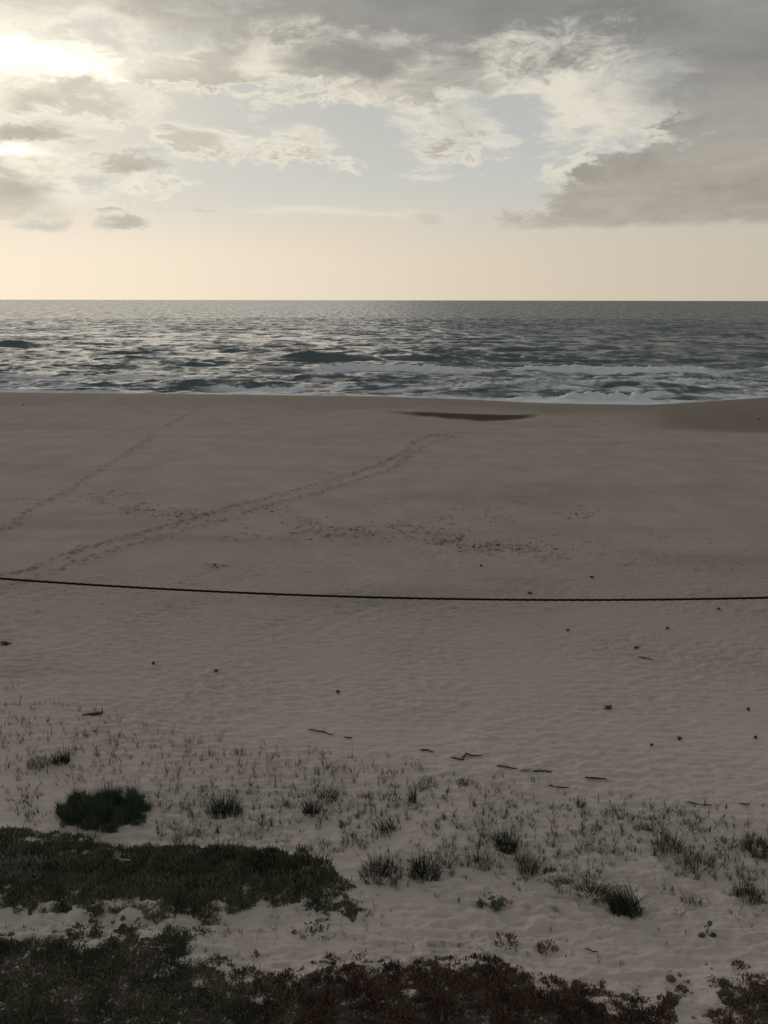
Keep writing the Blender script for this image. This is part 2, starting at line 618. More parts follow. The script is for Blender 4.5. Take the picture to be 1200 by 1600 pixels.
GZ = GZ + rp * (1 - 0.6 * sstep(0.03, 0.15, mz))
# small lumps around the sparse plants
lump = (RR > 8) & (RR < 24) & (np.abs(AA) < A_F)
GZ[lump] += 0.035 * np.clip(fbm(GX[lump] / 0.8, GY[lump] / 0.7, 71, 3), -0.2, 1) * sstep(22, 17, RR[lump])
damp = np.zeros_like(GZ)
for (dx, dy, rad, dep, asp, ang) in DIMPLES:
    rr = math.hypot(dx, dy)
    aa = math.atan2(dx, dy)
    if abs(aa) > A_F or rr > 112:
        continue
    ext = rad * asp * 2.0
    i0, i1 = np.searchsorted(radii, [rr - ext, rr + ext])
    j0, j1 = np.searchsorted(angs, [aa - ext / rr, aa + ext / rr])
    sx = GX[i0:i1 + 1, j0:j1 + 1] - dx
    sy = GY[i0:i1 + 1, j0:j1 + 1] - dy
    u = (sx * math.cos(ang) + sy * math.sin(ang)) / (rad * asp)
    v = (-sx * math.sin(ang) + sy * math.cos(ang)) / rad
    q = u * u + v * v
    if dep > 0:
        damp[i0:i1 + 1, j0:j1 + 1] = np.maximum(damp[i0:i1 + 1, j0:j1 + 1], np.exp(-q * 1.3) * min(1.0, dep / 0.10))
    GZ[i0:i1 + 1, j0:j1 + 1] += dep * (-1.0 * np.exp(-q * 1.6) + 0.35 * np.exp(-((np.sqrt(q) - 1.25) ** 2) * 9))
cyy = crest_y(GX)
wet_and_shade = sstep(cyy - 16, cyy - 2, GY + 3.0 * perlin(GX / 9.0, GY / 6.0, 81))
hump = sstep(22, 40, GX) * sstep(cyy - 22, cyy - 16, GY + 2.0 * perlin(GX / 12.0, GY / 6.0, 85))
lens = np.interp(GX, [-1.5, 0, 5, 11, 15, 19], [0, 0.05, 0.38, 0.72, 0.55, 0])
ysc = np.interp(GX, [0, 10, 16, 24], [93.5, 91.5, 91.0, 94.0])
scarp_shade = np.where(lens > 0.01, sstep(ysc - 2.6 * lens - 0.3, ysc - 0.3 * lens, GY + 0.7 * perlin(GX / 2.0, GY / 2.0, 83)) * sstep(ysc + 1.4, ysc + 0.4, GY) * np.clip(lens * 3, 0, 1), 0)  # shade of the landward scarp face, painted in as a darkening mask
wet_and_shade = np.clip(np.maximum(wet_and_shade * 0.5, np.maximum(hump * 0.7, scarp_shade)), 0, 1)  # real wetness of crest strip and hump, plus the scarp's painted shade
veg = np.zeros_like(GZ)
nm = (RR < 28) & (np.abs(AA) < 1.4)
for poly, wgt in ((MAT_GREEN, 1.0), (MAT_TAIL, .8), (MAT_TAIL2, .8), (MAT_LOW, .82), (MAT_RED, .85), (MAT_RIGHT, .8)):
    s = polysd(GX[nm], GY[nm], poly) + 0.6 * fbm(GX[nm] / 0.5, GY[nm] / 0.5, 91, 3)
    veg[nm] = np.maximum(veg[nm], wgt * sstep(-0.08, -0.45, s))
idx = np.arange(NR * NA).reshape(NR, NA)
sand_faces = np.stack([idx[:-1, :-1], idx[:-1, 1:], idx[1:, 1:], idx[1:, :-1]], -1).reshape(-1, 4)[:, ::-1]
sand_mat, g, b = material("sand")
pos = g.node('ShaderNodeNewGeometry').outputs['Position']
n1 = g.noise(pos, 0.35, 5, 0.6)
n2 = g.noise(pos, 5.0, 6, 0.65)
n3 = g.noise(pos, 60.0, 3, 0.7)
base = g.mix(g.smooth(n1, 0.3, 0.7), (0.340, 0.300, 0.261), (0.400, 0.354, 0.310))
sxy = g.node('ShaderNodeSeparateXYZ')
g.link(pos, sxy.inputs[0])
# drier, paler blown sand at the foot of the dune; faint damp bands left by old tides
base = g.mix(g.smooth(g.add(sxy.outputs[1], g.mul(g.sub(n1, 0.5), 14.0)), 34.0, 12.0, 0.0, 0.95), base, (0.545, 0.49, 0.43))
bandv = g.node('ShaderNodeVectorMath', operation='MULTIPLY')
g.link(pos, bandv.inputs[0])
bandv.inputs[1].default_value = (0.035, 0.16, 0.1)
nb = g.noise(bandv.outputs[0], 1.0, 6, 0.6, 0.4)
base = g.mix(g.smooth(nb, 0.50, 0.68, 0.0, 0.40), base, (0.240, 0.207, 0.178))
base = g.mix(g.smooth(n2, 0.55, 0.80, 0, 0.30), base, (0.24, 0.205, 0.165))
base = g.mix(g.smooth(n3, 0.58, 0.75, 0, 0.35), base, (0.20, 0.17, 0.14))
base = g.mix(g.smooth(attr(g, 'wet_and_shade'), 0.0, 0.7, 0, 0.85), base, (0.195, 0.156, 0.125))
base = g.mix(g.smooth(attr(g, 'wet_and_shade'), 0.70, 1.0), base, (0.115, 0.088, 0.068))  # top of the range: scarp shade put into the sand colour
base = g.mix(g.mul(attr(g, 'damp'), 0.65), base, (0.13, 0.105, 0.082))
litter = g.mix(n2, (0.030, 0.026, 0.020), (0.085, 0.070, 0.052))
n4 = g.noise(pos, 16.0, 4, 0.7)
vf = g.smooth(g.add(attr(g, 'veg'), g.mul(g.sub(n2, 0.5), 1.1), g.mul(g.sub(n4, 0.5), 1.4)), 0.40, 0.80)
base = g.mix(vf, base, litter)
g.link(base, b.inputs['Base Color'])
g.link(g.smooth(attr(g, 'wet_and_shade'), 0.0, 1.0, 0.95, 0.62), b.inputs['Roughness'])
b.inputs['Specular IOR Level'].default_value = 0.2
bm_ = g.node('ShaderNodeBump')
bm_.inputs['Strength'].default_value = 0.5
bm_.inputs['Distance'].default_value = 0.02
g.link(g.add(g.noise(pos, 22.0, 5, 0.65), g.mul(n3, 0.4)), bm_.inputs['Height'])
g.link(bm_.outputs[0], b.inputs['Normal'])
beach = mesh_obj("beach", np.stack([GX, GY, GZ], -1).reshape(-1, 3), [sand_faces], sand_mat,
                 attrs={'wet_and_shade': wet_and_shade.ravel(), 'veg': veg.ravel(), 'damp': damp.ravel()})
tag(beach, "pale wind-rippled sand beach sloping down to the sea", None, None, "structure")

# ------------------------------------------------------------------ sea
def build_sea():
    af = math.radians(34)
    fine = np.linspace(-af, af, 800)
    sa = af + (math.radians(88) - af) * (np.linspace(0, 1, 30)[1:]) ** 1.5
    ang = np.concatenate([-sa[::-1], fine, sa])
    rl = []
    r = 98.0
    while r < 60000:
        rl.append(r)
        d = max(0.30, r * r / 15.0 / FPX * 0.42)
        if r < 700:
            d = min(d, 2.6)
        r += d
        if r > 2500:
            r *= 1.25
    rl.append(90000.0)
    rad = np.array(rl)
    R, A = np.meshgrid(rad, ang, indexing='ij')
    X = R * np.sin(A)
    Y = R * np.cos(A)
    dr = np.gradient(rad)[:, None] + 0 * A
    Zs = np.zeros_like(X)
    near = rad < 1600
    n = int(near.sum())
    x, y, d = X[:n], Y[:n], dr[:n]
    gr = np.random.default_rng(5)
    z = np.zeros_like(x)
    for i in range(110):
        lam = 1.5 * (24.0 / 1.5) ** gr.random()
        th = gr.normal(0, 0.38) + 0.08
        kx, ky = math.sin(th) * 2 * np.pi / lam, math.cos(th) * 2 * np.pi / lam
        a = 0.0105 * lam ** 0.80 * gr.uniform(0.5, 1.3)
        att = sstep(1.6, 3.2, lam / d)
        ph = gr.uniform(0, 6.28)
        w = kx * x + ky * y + ph
        z += att * a * (np.sin(w) + 0.22 * np.cos(2 * w))
    group = 0.65 + 0.7 * np.clip(fbm(x / 45.0, y / 30.0, 7, 3) + 0.3, 0, 1.2)
    z *= group
    # incoming swell, shoaling: crests parallel to the beach
    ph = (y + 10.0 * fbm(x / 80.0, y / 120.0, 9, 2)) * 2 * np.pi / 38.0
    z += 0.16 * (np.cos(ph) + 0.35 * np.cos(2 * ph)) * np.clip(0.5 + 1.3 * perlin(x / 60.0, y / 45.0, 19), 0, 1.4)
    foam = np.zeros_like(x)

    def breaker(px0, px1, py, h, front, backw, fm=0.0, wob=3.0, seed=1, taper=0.18, slope=0.0, rough=0.0):
        nonlocal z, foam
        d0 = ray((px0 + px1) / 2, py)
        t = -CAM[2] / d0[2]
        yc0 = d0[1] * t
        sx = yc0 / (FPX * CP)
        xa, xb = (px0 - 600) * sx, (px1 - 600) * sx
        L = xb - xa
        win = sstep(xa, xa + L * taper, x) * sstep(xb, xb - L * taper, x)
        yc = yc0 + wob * perlin(x / 22.0, x * 0 + seed * 3.7, seed) + slope * (x - (xa + xb) / 2)
        hh = h * win * (1 + 0.5 * perlin(x / 9.0, x * 0 + seed, seed + 3))
        v = y - yc
        prof = np.where(v < 0, np.exp(-(v / front) ** 2), np.exp(-(v / backw) ** 2))
        add = hh * prof - 0.25 * hh * np.exp(-((v + front * 2.6) / (front * 1.6)) ** 2)
        if rough > 0:
            add = add + rough * win * prof * fbm(x / 1.6, y / 1.2, seed + 30, 4, 0.6)
        z = z * (1 - 0.5 * win * prof) + add
        if fm > 0:
            f = win * (np.where(v < 0, np.exp(-(v / (front * 1.9)) ** 2), np.exp(-(v / (backw * 0.9)) ** 2)))
            foam = np.maximum(foam, fm * f)

    # unbroken dark wave standing up, and its continuation
    breaker(350, 660, 563, 2.0, 2.0, 6.5, 0.0, 1.0, 1, 0.42)
    breaker(560, 740, 562, 1.2, 2.0, 6.5, 0.12, 1.0, 2, 0.4)
    breaker(170, 330, 560, 0.8, 2.0, 6.0, 0.0, 2.0, 12, 0.4)
    breaker(660, 960, 547, 0.9, 2.6, 8.0, 0.0, 4.0, 13, 0.4)
    breaker(1110, 1330, 558, 1.2, 2.4, 7.0, 0.0, 3.0, 14, 0.3)
    # broken white line
    breaker(470, 1105, 581, 1.15, 1.2, 2.4, 1.35, 2.0, 3, 0.08, 0.0, 0.5)
    breaker(1010, 1100, 580, 0.9, 1.2, 2.5, 1.0, 1.0, 23, 0.35, 0.0, 0.8)
    breaker(385, 500, 580, 0.9, 1.6, 4.0, 0.6, 2.0, 4, 0.3)
    breaker(200, 330, 575, 0.7, 1.6, 4.5, 0.1, 2.0, 5, 0.35)
    breaker(80, 160, 572, 0.7, 1.6, 4.0, 0.1, 2.0, 6, 0.4)
    breaker(500, 640, 600, 0.6, 1.6, 3.5, 0.1, 1.5, 7, 0.4)
    breaker(730, 900, 606, 0.6, 1.6, 3.5, 0.15, 1.5, 8, 0.35)
    breaker(-120, 270, 612, 0.6, 1.4, 3.0, 0.3, 1.5, 9, 0.3)
    breaker(1050, 1130, 606, 0.8, 1.4, 2.5, 0.2, 1.5, 15, 0.35)
    breaker(-60, 420, 592, 0.5, 1.0, 2.0, 0.95, 2.5, 24, 0.3, 0.0, 0.3)
    breaker(250, 720, 607, 0.4, 0.9, 1.8, 0.95, 2.0, 27, 0.3, 0.0, 0.3)
    breaker(-80, 300, 606, 0.35, 0.8, 1.6, 0.85, 2.0, 28, 0.3, 0.0, 0.3)
    breaker(560, 1300, 600, 0.45, 1.1, 2.6, 0.7, 2.5, 25, 0.2, 0.0, 0.4)
    breaker(1100, 1400, 580, 0.7, 1.3, 3.0, 0.9, 2.0, 26, 0.3, 0.0, 0.5)
    # last bore running at the sand
    breaker(640, 1010, 627, 0.55, 0.9, 1.6, 1.3, 0.5, 10, 0.2, 0.0, 0.5)
    breaker(850, 1012, 627, 1.15, 0.9, 1.8, 1.0, 0.5, 11, 0.22, 0.0, 0.9)
    # foam left on the water of the surf zone
    surf = sstep(205, 165, y) + 0.0
    st = fbm(x / 14.0, y / 2.4, 55, 4, 0.6)
    right = sstep(-25, 35, x)
    foam = np.maximum(foam, surf * (0.22 + 0.24 * right + 0.60 * st))
    patch = np.exp(-(((x - 62) / 34.0) ** 2 + ((y - 170) / 16.0) ** 2))
    foam = np.maximum(foam, patch * (0.75 + 0.4 * st))
    patch = np.exp(-(((x - 8) / 40.0) ** 2 + ((y - 170) / 7.0) ** 2))
    foam = np.maximum(foam, patch * (0.6 + 0.5 * st))
    shore = crest_y(x) + 17.0
    foam = np.maximum(foam, sstep(shore + 4.5, shore + 0.5, y + 3.0 * st) * 0.85)
    # scattered whitecaps offshore
    caps = sstep(0.62, 0.80, fbm(x / 9.0, y / 7.0, 77, 3)) * sstep(170, 220, y) * sstep(900, 400, y)
    foam = np.maximum(foam, 0.42 * caps)
    z *= np.interp(R[:n], [0, 260, 450, 700, 1000, 1600], [1, 1, .75, .45, .2, 0])
    # shallows: the water thins out on the beach face
    z = z * sstep(shore - 8, shore + 4, y)
    Zs[:n] = z
    F = np.zeros_like(X)
    F[:n] = foam
    ids = np.arange(X.size).reshape(X.shape)
    faces = np.stack([ids[:-1, :-1], ids[:-1, 1:], ids[1:, 1:], ids[1:, :-1]], -1).reshape(-1, 4)[:, ::-1]
    m, g, b = material("sea_water")
    pos = g.node('ShaderNodeNewGeometry').outputs['Position']
    mp = g.node('ShaderNodeVectorMath', operation='MULTIPLY')
    g.link(pos, mp.inputs[0])
    mp.inputs[1].default_value = (0.55, 1.0, 1.0)
    p2 = mp.outputs[0]
    fst = g.node('ShaderNodeVectorMath', operation='MULTIPLY')
    g.link(pos, fst.inputs[0])
    fst.inputs[1].default_value = (0.22, 0.8, 1.0)
    fn = g.noise(fst.outputs[0], 0.8, 8, 0.66, 0.8)
    fac = g.smooth(g.add(attr(g, 'foam'), g.mul(g.sub(fn, 0.5), 1.1)), 0.30, 0.85)
    big = g.noise(p2, 0.02, 4, 0.5)
    wc = g.mix(big, (0.095, 0.122, 0.134), (0.130, 0.162, 0.172))
    col = g.mix(fac, wc, (0.80, 0.83, 0.86))
    g.link(col, b.inputs['Base Color'])
    g.link(g.mix(fac, (0.27, 0.27, 0.27), (0.85, 0.85, 0.85)), b.inputs['Roughness'])
    b.inputs['IOR'].default_value = 1.33
    g.link(g.smooth(fac, 0.0, 1.0, 0.28, 0.1), b.inputs['Specular IOR Level'])
    # facets of the chop: slopes taken straight from noise, so that far water keeps its spread of tilts
    def slopes(vec, scale, detail, k):
        n = g.node('ShaderNodeTexNoise')
        n.inputs['Scale'].default_value = scale
        n.inputs['Detail'].default_value = detail
        n.inputs['Roughness'].default_value = 0.65
        g.link(vec, n.inputs['Vector'])
        c = g.node('ShaderNodeVectorMath', operation='SUBTRACT')
        g.link(n.outputs['Color'], c.inputs[0])
        c.inputs[1].default_value = (0.5, 0.5, 0.5)
        return g.vscale(c.outputs[0], k)
    far = g.node('ShaderNodeVectorMath', operation='MULTIPLY')
    g.link(pos, far.inputs[0])
    far.inputs[1].default_value = (0.08, 0.022, 1.0)
    chop = g.node('ShaderNodeVectorMath', operation='MULTIPLY')
    g.link(pos, chop.inputs[0])
    chop.inputs[1].default_value = (0.16, 0.55, 1.0)
    sl = g.vadd(g.vadd(slopes(p2, 0.5, 6.0, 1.6), slopes(chop.outputs[0], 1.3, 6.0, 2.0)), slopes(far.outputs[0], 1.6, 8.0, 2.9))
    ss = g.node('ShaderNodeSeparateXYZ')
    g.link(sl, ss.inputs[0])
    # far out only the wave flanks that face the land stay in sight over the crests in front of them
    sp = g.node('ShaderNodeSeparateXYZ')
    g.link(pos, sp.inputs[0])
    mask = g.smooth(sp.outputs[1], 140.0, 520.0)
    ay = g.mul(g.add(g.m('ABSOLUTE', ss.outputs[1]), 0.01), -0.78)
    sy = g.add(g.mul(ss.outputs[1], g.sub(1.0, mask)), g.mul(ay, mask))
    flat = g.node('ShaderNodeCombineXYZ')
    g.link(ss.outputs[0], flat.inputs[0])
    g.link(sy, flat.inputs[1])
    nn = g.node('ShaderNodeVectorMath', operation='NORMALIZE')
    g.link(g.vadd(g.node('ShaderNodeNewGeometry').outputs['Normal'], flat.outputs[0]), nn.inputs[0])
    g.link(nn.outputs[0], b.inputs['Normal'])
    o = mesh_obj("sea", np.stack([X, Y, Zs], -1).reshape(-1, 3), [faces], m, attrs={'foam': F.ravel()})
    tag(o, "grey-green sea with choppy water and white breakers", None, None, "structure")


build_sea()

# ------------------------------------------------------------------ plants
def leaf_material(name, cols, rough=0.6, trans=0.0):
    m, g, b = material(name)
    t = attr(g, 'tint')
    oi = g.node('ShaderNodeObjectInfo').outputs['Random']
    ramp = g.node('ShaderNodeValToRGB')
    els = ramp.color_ramp.elements
    while len(els) < len(cols):
        els.new(0.5)
    for i, c in enumerate(cols):
        els[i].position = i / (len(cols) - 1)
        els[i].color = (*c, 1)
    g.link(g.add(t, g.mul(g.sub(oi, 0.5), 0.12)), ramp.inputs[0])
    g.link(ramp.outputs[0], b.inputs['Base Color'])
    b.inputs['Roughness'].default_value = rough
    b.inputs['Specular IOR Level'].default_value = 0.25
    return m


M_GRASS = leaf_material("dune_grass_leaf", [(.020, .028, .015), (.038, .048, .025), (.062, .070, .036), (.105, .095, .055)])
M_SPROUT = leaf_material("sprout_leaf", [(.036, .048, .026), (.064, .082, .045), (.098, .112, .064), (.15, .145, .09)])
M_DRY = leaf_material("dry_grass_stem", [(.10, .086, .062), (.17, .15, .108), (.24, .21, .155)])
M_GREEN = leaf_material("mat_leaf", [(.056, .066, .042), (.110, .124, .074), (.165, .175, .105), (.23, .21, .14), (.26, .30, .31)])
M_RED = leaf_material("red_mat_leaf", [(.060, .046, .036), (.108, .062, .046), (.150, .084, .058), (.120, .110, .064), (.21, .135, .085)])
M_SHRUB = leaf_material("shrub_leaf", [(.044, .066, .042), (.076, .104, .066), (.120, .148, .096)])
M_WOOD, g, b = material("weathered_driftwood")
wn = g.noise(g.node('ShaderNodeTexCoord').outputs['Object'], 30.0, 5, 0.6)
g.link(g.mix(wn, (.020, .016, .013), (.055, .045, .036)), b.inputs['Base Color'])
b.inputs['Roughness'].default_value = 0.9
M_WEED, g, b = material("dried_seaweed")
wn = g.noise(g.node('ShaderNodeTexCoord').outputs['Object'], 25.0, 4, 0.6)
g.link(g.mix(wn, (.030, .024, .019), (.075, .058, .044)), b.inputs['Base Color'])
b.inputs['Roughness'].default_value = 0.8


def blades(P, h, width, lean, az, face, tint, nseg=3, curl=0.7, tipw=0.25):
    """curved tapering leaf strips. arrays of N -> verts, faces, tint"""
    N = len(P)
    ts = np.linspace(0, 1, nseg + 1)
    V = []
    for k, t in enumerate(ts):
        off = lean * (t ** (1 + curl)) * h
        c = P + np.stack([np.cos(az) * off, np.sin(az) * off, h * t * np.sqrt(np.clip(1 - (lean * t) ** 2 * 0.45, 0.2, 1))], -1)
        w = width * (1 - (1 - tipw) * t ** 1.5) * 0.5
        wd = np.stack([np.cos(face) * w, np.sin(face) * w, 0 * w], -1)
        if k < nseg:
            V += [c - wd, c + wd]
        else:
            V += [c]
    V = np.stack(V, 1)                      # N, 2*nseg+1, 3
    nv = V.shape[1]
    off = (np.arange(N) * nv)[:, None]
    quads = [np.array([2 * k, 2 * k + 1, 2 * k + 3, 2 * k + 2]) for k in range(nseg - 1)]
    F = [(off + q[None]) for q in quads]
    T = off + np.array([2 * nseg - 2, 2 * nseg - 1, 2 * nseg])[None]
    fs = []
    if F:
        fs.append(np.concatenate(F))
    fs.append(T)
    shade = np.repeat(np.asarray(tint)[:, None], nv, 1)
    return V.reshape(-1, 3), fs, shade.ravel()


def fingers(P, h, width, lean, az, tint):
    """fleshy three-sided upright leaves with a pointed tip"""
    N = len(P)
    V = []
    for t, wv in ((0.0, 0.75), (0.55, 1.0)):
        off = lean * t * h
        c = P + np.stack([np.cos(az) * off, np.sin(az) * off, h * t], -1)
        for k in range(3):
            a = az + k * 2.0944
            V.append(c + np.stack([np.cos(a) * width * wv * .5, np.sin(a) * width * wv * .5, 0 * a], -1))
    off = lean * h * 0.75
    V.append(P + np.stack([np.cos(az) * off, np.sin(az) * off, h], -1))
    V = np.stack(V, 1)
    o = (np.arange(N) * 7)[:, None]
    q = np.concatenate([o + np.array([k, (k + 1) % 3, 3 + (k + 1) % 3, 3 + k])[None] for k in range(3)])
    t = np.concatenate([o + np.array([3 + k, 3 + (k + 1) % 3, 6])[None] for k in range(3)])
    return V.reshape(-1, 3), [q, t], np.repeat(np.asarray(tint)[:, None], 7, 1).ravel()


def merge(parts):
    V, F4, F3, T = [], [], [], []
    n = 0
    for v, fs, t in parts:
        for f in fs:
            (F4 if f.shape[1] == 4 else F3).append(f + n)
        V.append(v)
        T.append(t)
        n += len(v)
    out = []
    if F4:
        out.append(np.concatenate(F4))
    if F3:
        out.append(np.concatenate(F3))
    return np.concatenate(V), out, np.concatenate(T)


# ---- dense low mats ("stuff": nobody could count the leaves)
def bbox_points(poly, n, r):
    p = np.array(poly)
    lo, hi = p.min(0) - 0.15, p.max(0) + 0.15
    return r.uniform(lo[0], hi[0], n), r.uniform(lo[1], hi[1], n), (hi - lo).prod()


def mat_plants(name, polys, mat, dens, hmin, hmax, width, label, cat, kind_leaf, tint_f, seed, sparse=0.0, edge=0.18):
    r = np.random.default_rng(seed)
    parts = []
    for poly in polys:
        _, _, area = bbox_points(poly, 1, r)
        n = int(area * dens)
        x, y, _ = bbox_points(poly, n, r)
        s = polysd(x, y, poly) + edge * 1.6 * fbm(x / 0.45, y / 0.45, seed, 3)
        keep = s < 0.0
        if sparse > 0:
            keep &= (fbm(x / 0.7, y / 0.6, seed + 5, 3) + r.normal(0, 0.12, n)) > (sparse - 0.5)
        x, y, s = x[keep], y[keep], s[keep]
        z = ground_z(x, y)
        cl = np.clip(0.75 + 0.8 * fbm(x / 0.35, y / 0.35, seed + 9, 3), 0.25, 1.7)
        h = r.uniform(hmin, hmax, len(x)) * cl * (0.55 + 0.45 * sstep(0, -0.3, s))
        tall = r.random(len(x)) < 0.015
        h = np.where(tall, h * 1.7, h)
        P = np.stack([x, y, z - 0.01], -1)
        az_ = r.uniform(0, 6.283, len(x))
        tint = np.clip(tint_f(x, y, r), 0, 1)
        if kind_leaf == 'finger':
            parts.append(fingers(P, h, width * r.uniform(.7, 1.3, len(x)), r.uniform(.2, 1.0, len(x)), az_, tint))
        else:
            parts.append(blades(P, h, width * r.uniform(.7, 1.3, len(x)), r.uniform(.1, .9, len(x)), az_, r.uniform(0, 6.283, len(x)), tint, 2))
    V, F, T = merge(parts)
    o = mesh_obj(name, V, F, mat, attrs={'tint': T}, smooth=False)
    tag(o, label, cat, None, "stuff")
    return o


BLUE = np.array(pix2ground(35, 1365)[:2])
def tint_green(x, y, r):
    t = 0.30 + 0.35 * fbm(x / 0.8, y / 0.8, 201, 3) + r.normal(0, 0.09, len(x))
    t = np.where(r.random(len(x)) < 0.012, 0.8, np.clip(t, 0, 0.7))
    d = np.hypot((x - BLUE[0]) / 0.9, (y - BLUE[1]) / 0.5) + 0.5 * fbm(x / 0.4, y / 0.4, 203, 2)
    return np.where((d < 0.75) & (r.random(len(x)) < 0.55), r.uniform(0.8, 1.0, len(x)), t)


def tint_red(x, y, r):
    t = 0.35 + 0.5 * fbm(x / 0.7, y / 0.7, 211, 3) + r.normal(0, 0.10, len(x))
    return np.where(r.random(len(x)) < 0.01, 1.0, np.clip(t, 0, 0.85))


mat_plants("green_ground_cover", [MAT_GREEN], M_GREEN, 1700, .06, .20, .020, "long dense dark green ground-cover mat across the left foreground", "ground cover", 'finger', tint_green, 301, 0.0, 0.15)
mat_plants("dark_ground_cover", [MAT_TAIL, MAT_TAIL2], M_GREEN, 1100, .05, .13, .030, "dark fleshy runners reaching onto sand at the green mat's right end", "ground cover", 'finger', lambda x, y, r: 0.2 + r.normal(0, .12, len(x)), 302, 0.45, 0.14)
mat_plants("thin_ground_cover", [MAT_LOW], M_GREEN, 1400, .04, .14, .020, "thin patchy dark ground cover in the lower left corner", "ground cover", 'finger', tint_green, 303, 0.16, 0.3)
mat_plants("red_ice_plant_cover", [MAT_RED], M_RED, 1500, .04, .13, .024, "reddish brown ice plant mat along the bottom edge, the wide one", "ground cover", 'finger', tint_red, 304, 0.06, 0.26)
mat_plants("brown_ice_plant_cover", [MAT_RIGHT], M_RED, 1300, .04, .13, .024, "brown ice plant mat in the bottom right corner", "ground cover", 'finger', lambda x, y, r: 0.55 + 0.3 * fbm(x / .6, y / .6, 221, 2) + r.normal(0, .1, len(x)), 305, 0.18, 0.3)


# ---- single plants
def m_per_px(px, py):
    d = ray(px, py)
    p = pix2ground(px, py, ground_z)
    return float(np.linalg.norm(p - CAM)) / float(np.linalg.norm(d))


def leaf_bunch(n, w, h, seed, width=0.014, lean=0.6, tint=0.3, slant=None, low=0.4, fleshy=False, nseg=3):
    r = np.random.default_rng(seed)
    rad = np.sqrt(r.random(n)) * w * 0.42
    a = r.uniform(0, 6.283, n)
    P = np.stack([np.cos(a) * rad, np.sin(a) * rad * 0.8, np.full(n, -0.02)], -1)
    hh = h * r.uniform(low, 1.0, n) * (1 - 0.35 * (rad / (w * 0.42 + 1e-6)) ** 2)
    az_ = a + r.normal(0, 0.7, n)
    ln = np.clip(r.normal(lean, 0.25, n), 0.05, 1.2)
    if slant is not None:
        az_ = np.where(r.random(n) < 0.8, slant + r.normal(0, 0.35, n), az_)
    tt = np.clip(tint + r.normal(0, 0.14, n), 0, 1)
    if fleshy:
        return fingers(P, hh, width * r.uniform(.8, 1.2, n), ln, az_, tt)
    return blades(P, hh, width * r.uniform(.7, 1.3, n), ln, az_, r.uniform(0, 6.283, n), tt, nseg)


def plant(name, px, py, wpx, hpx, n, label, cat='grass', mat=None, seed=None, group=None, dry=0, **kw):
    """a tuft whose base sits at the photograph pixel (px, py)"""
    p = pix2ground(px, py, ground_z)
    s = m_per_px(px, py)
    dep = math.atan2(-ray(px, py)[2], math.hypot(*ray(px, py)[:2]))
    w = wpx * s
    h = max(0.06, (hpx * s - 0.35 * w * math.sin(dep)) / math.cos(dep))
    h = max(h, 0.55 * hpx * s)
    root = empty(name, (p[0], p[1], float(ground_z(p[0], p[1])[0])))
    sd_ = seed if seed is not None else int(px * 7 + py * 13)
    V, F, T = leaf_bunch(n, w, h, sd_, **kw)
    tag(mesh_obj("leaves", V, F, mat or M_GRASS, root, {'tint': T}, smooth=False), kind="stuff")
    if dry:
        V, F, T = leaf_bunch(dry, w * 1.15, h * 0.9, sd_ + 1, width=0.007, lean=0.8, tint=0.5)
        tag(mesh_obj("dry_stems", V, F, M_DRY, root, {'tint': T}, smooth=False), kind="stuff")
    tag(root, label, cat, group)
    return root


# the dense bush: woody stems carrying a dome of small upright leaves
def shrub():
    p = pix2ground(165, 1268, ground_z)
    s = m_per_px(165, 1268)
    root = empty("dune_shrub", (p[0], p[1], float(ground_z(p[0], p[1])[0])))
    r = np.random.default_rng(77)
    W, H = 144 * s / 2, 0.66
    n = 16000
    x = r.uniform(-1.15, 1.15, n) * W
    y = r.uniform(-1.2, 1.2, n) * 44 * s
    q = np.hypot(x / W, y / (44 * s)) + 0.38 * fbm(x / 0.5, y / 0.4, 71, 3) + r.normal(0, .07, n)
    keep = q < 0.95
    x, y, q = x[keep], y[keep], q[keep]
    n = len(x)
    lump_ = np.clip(0.75 + 0.9 * fbm(x / 0.3, y / 0.3, 72, 3), 0.3, 1.5)
    hh = H * lump_ * np.clip(1.15 - q * 0.7, 0.35, 1) * r.uniform(.45, 1.0, n)
    P = np.stack([x, y, np.full(n, -0.03)], -1)
    tt = np.clip(.42 + r.normal(0, .2, n) + .35 * (lump_ - .8), 0, 1)
    V, F, T = blades(P, hh, r.uniform(.009, .018, n), r.uniform(.05, .6, n), r.uniform(0, 6.283, n), r.uniform(0, 6.283, n), tt, 2)
    mesh_obj("foliage", V, F, M_SHRUB, root, {'tint': T}, smooth=False)
    V, F, T = leaf_bunch(60, W * 1.5, H * 0.75, 78, width=0.014, lean=0.7, tint=0.3)
    mesh_obj("stems", V, F, M_DRY, root, {'tint': T}, smooth=False)
    tag(root, "large dense green shrub on sand above the long green mat", "shrub")


shrub()

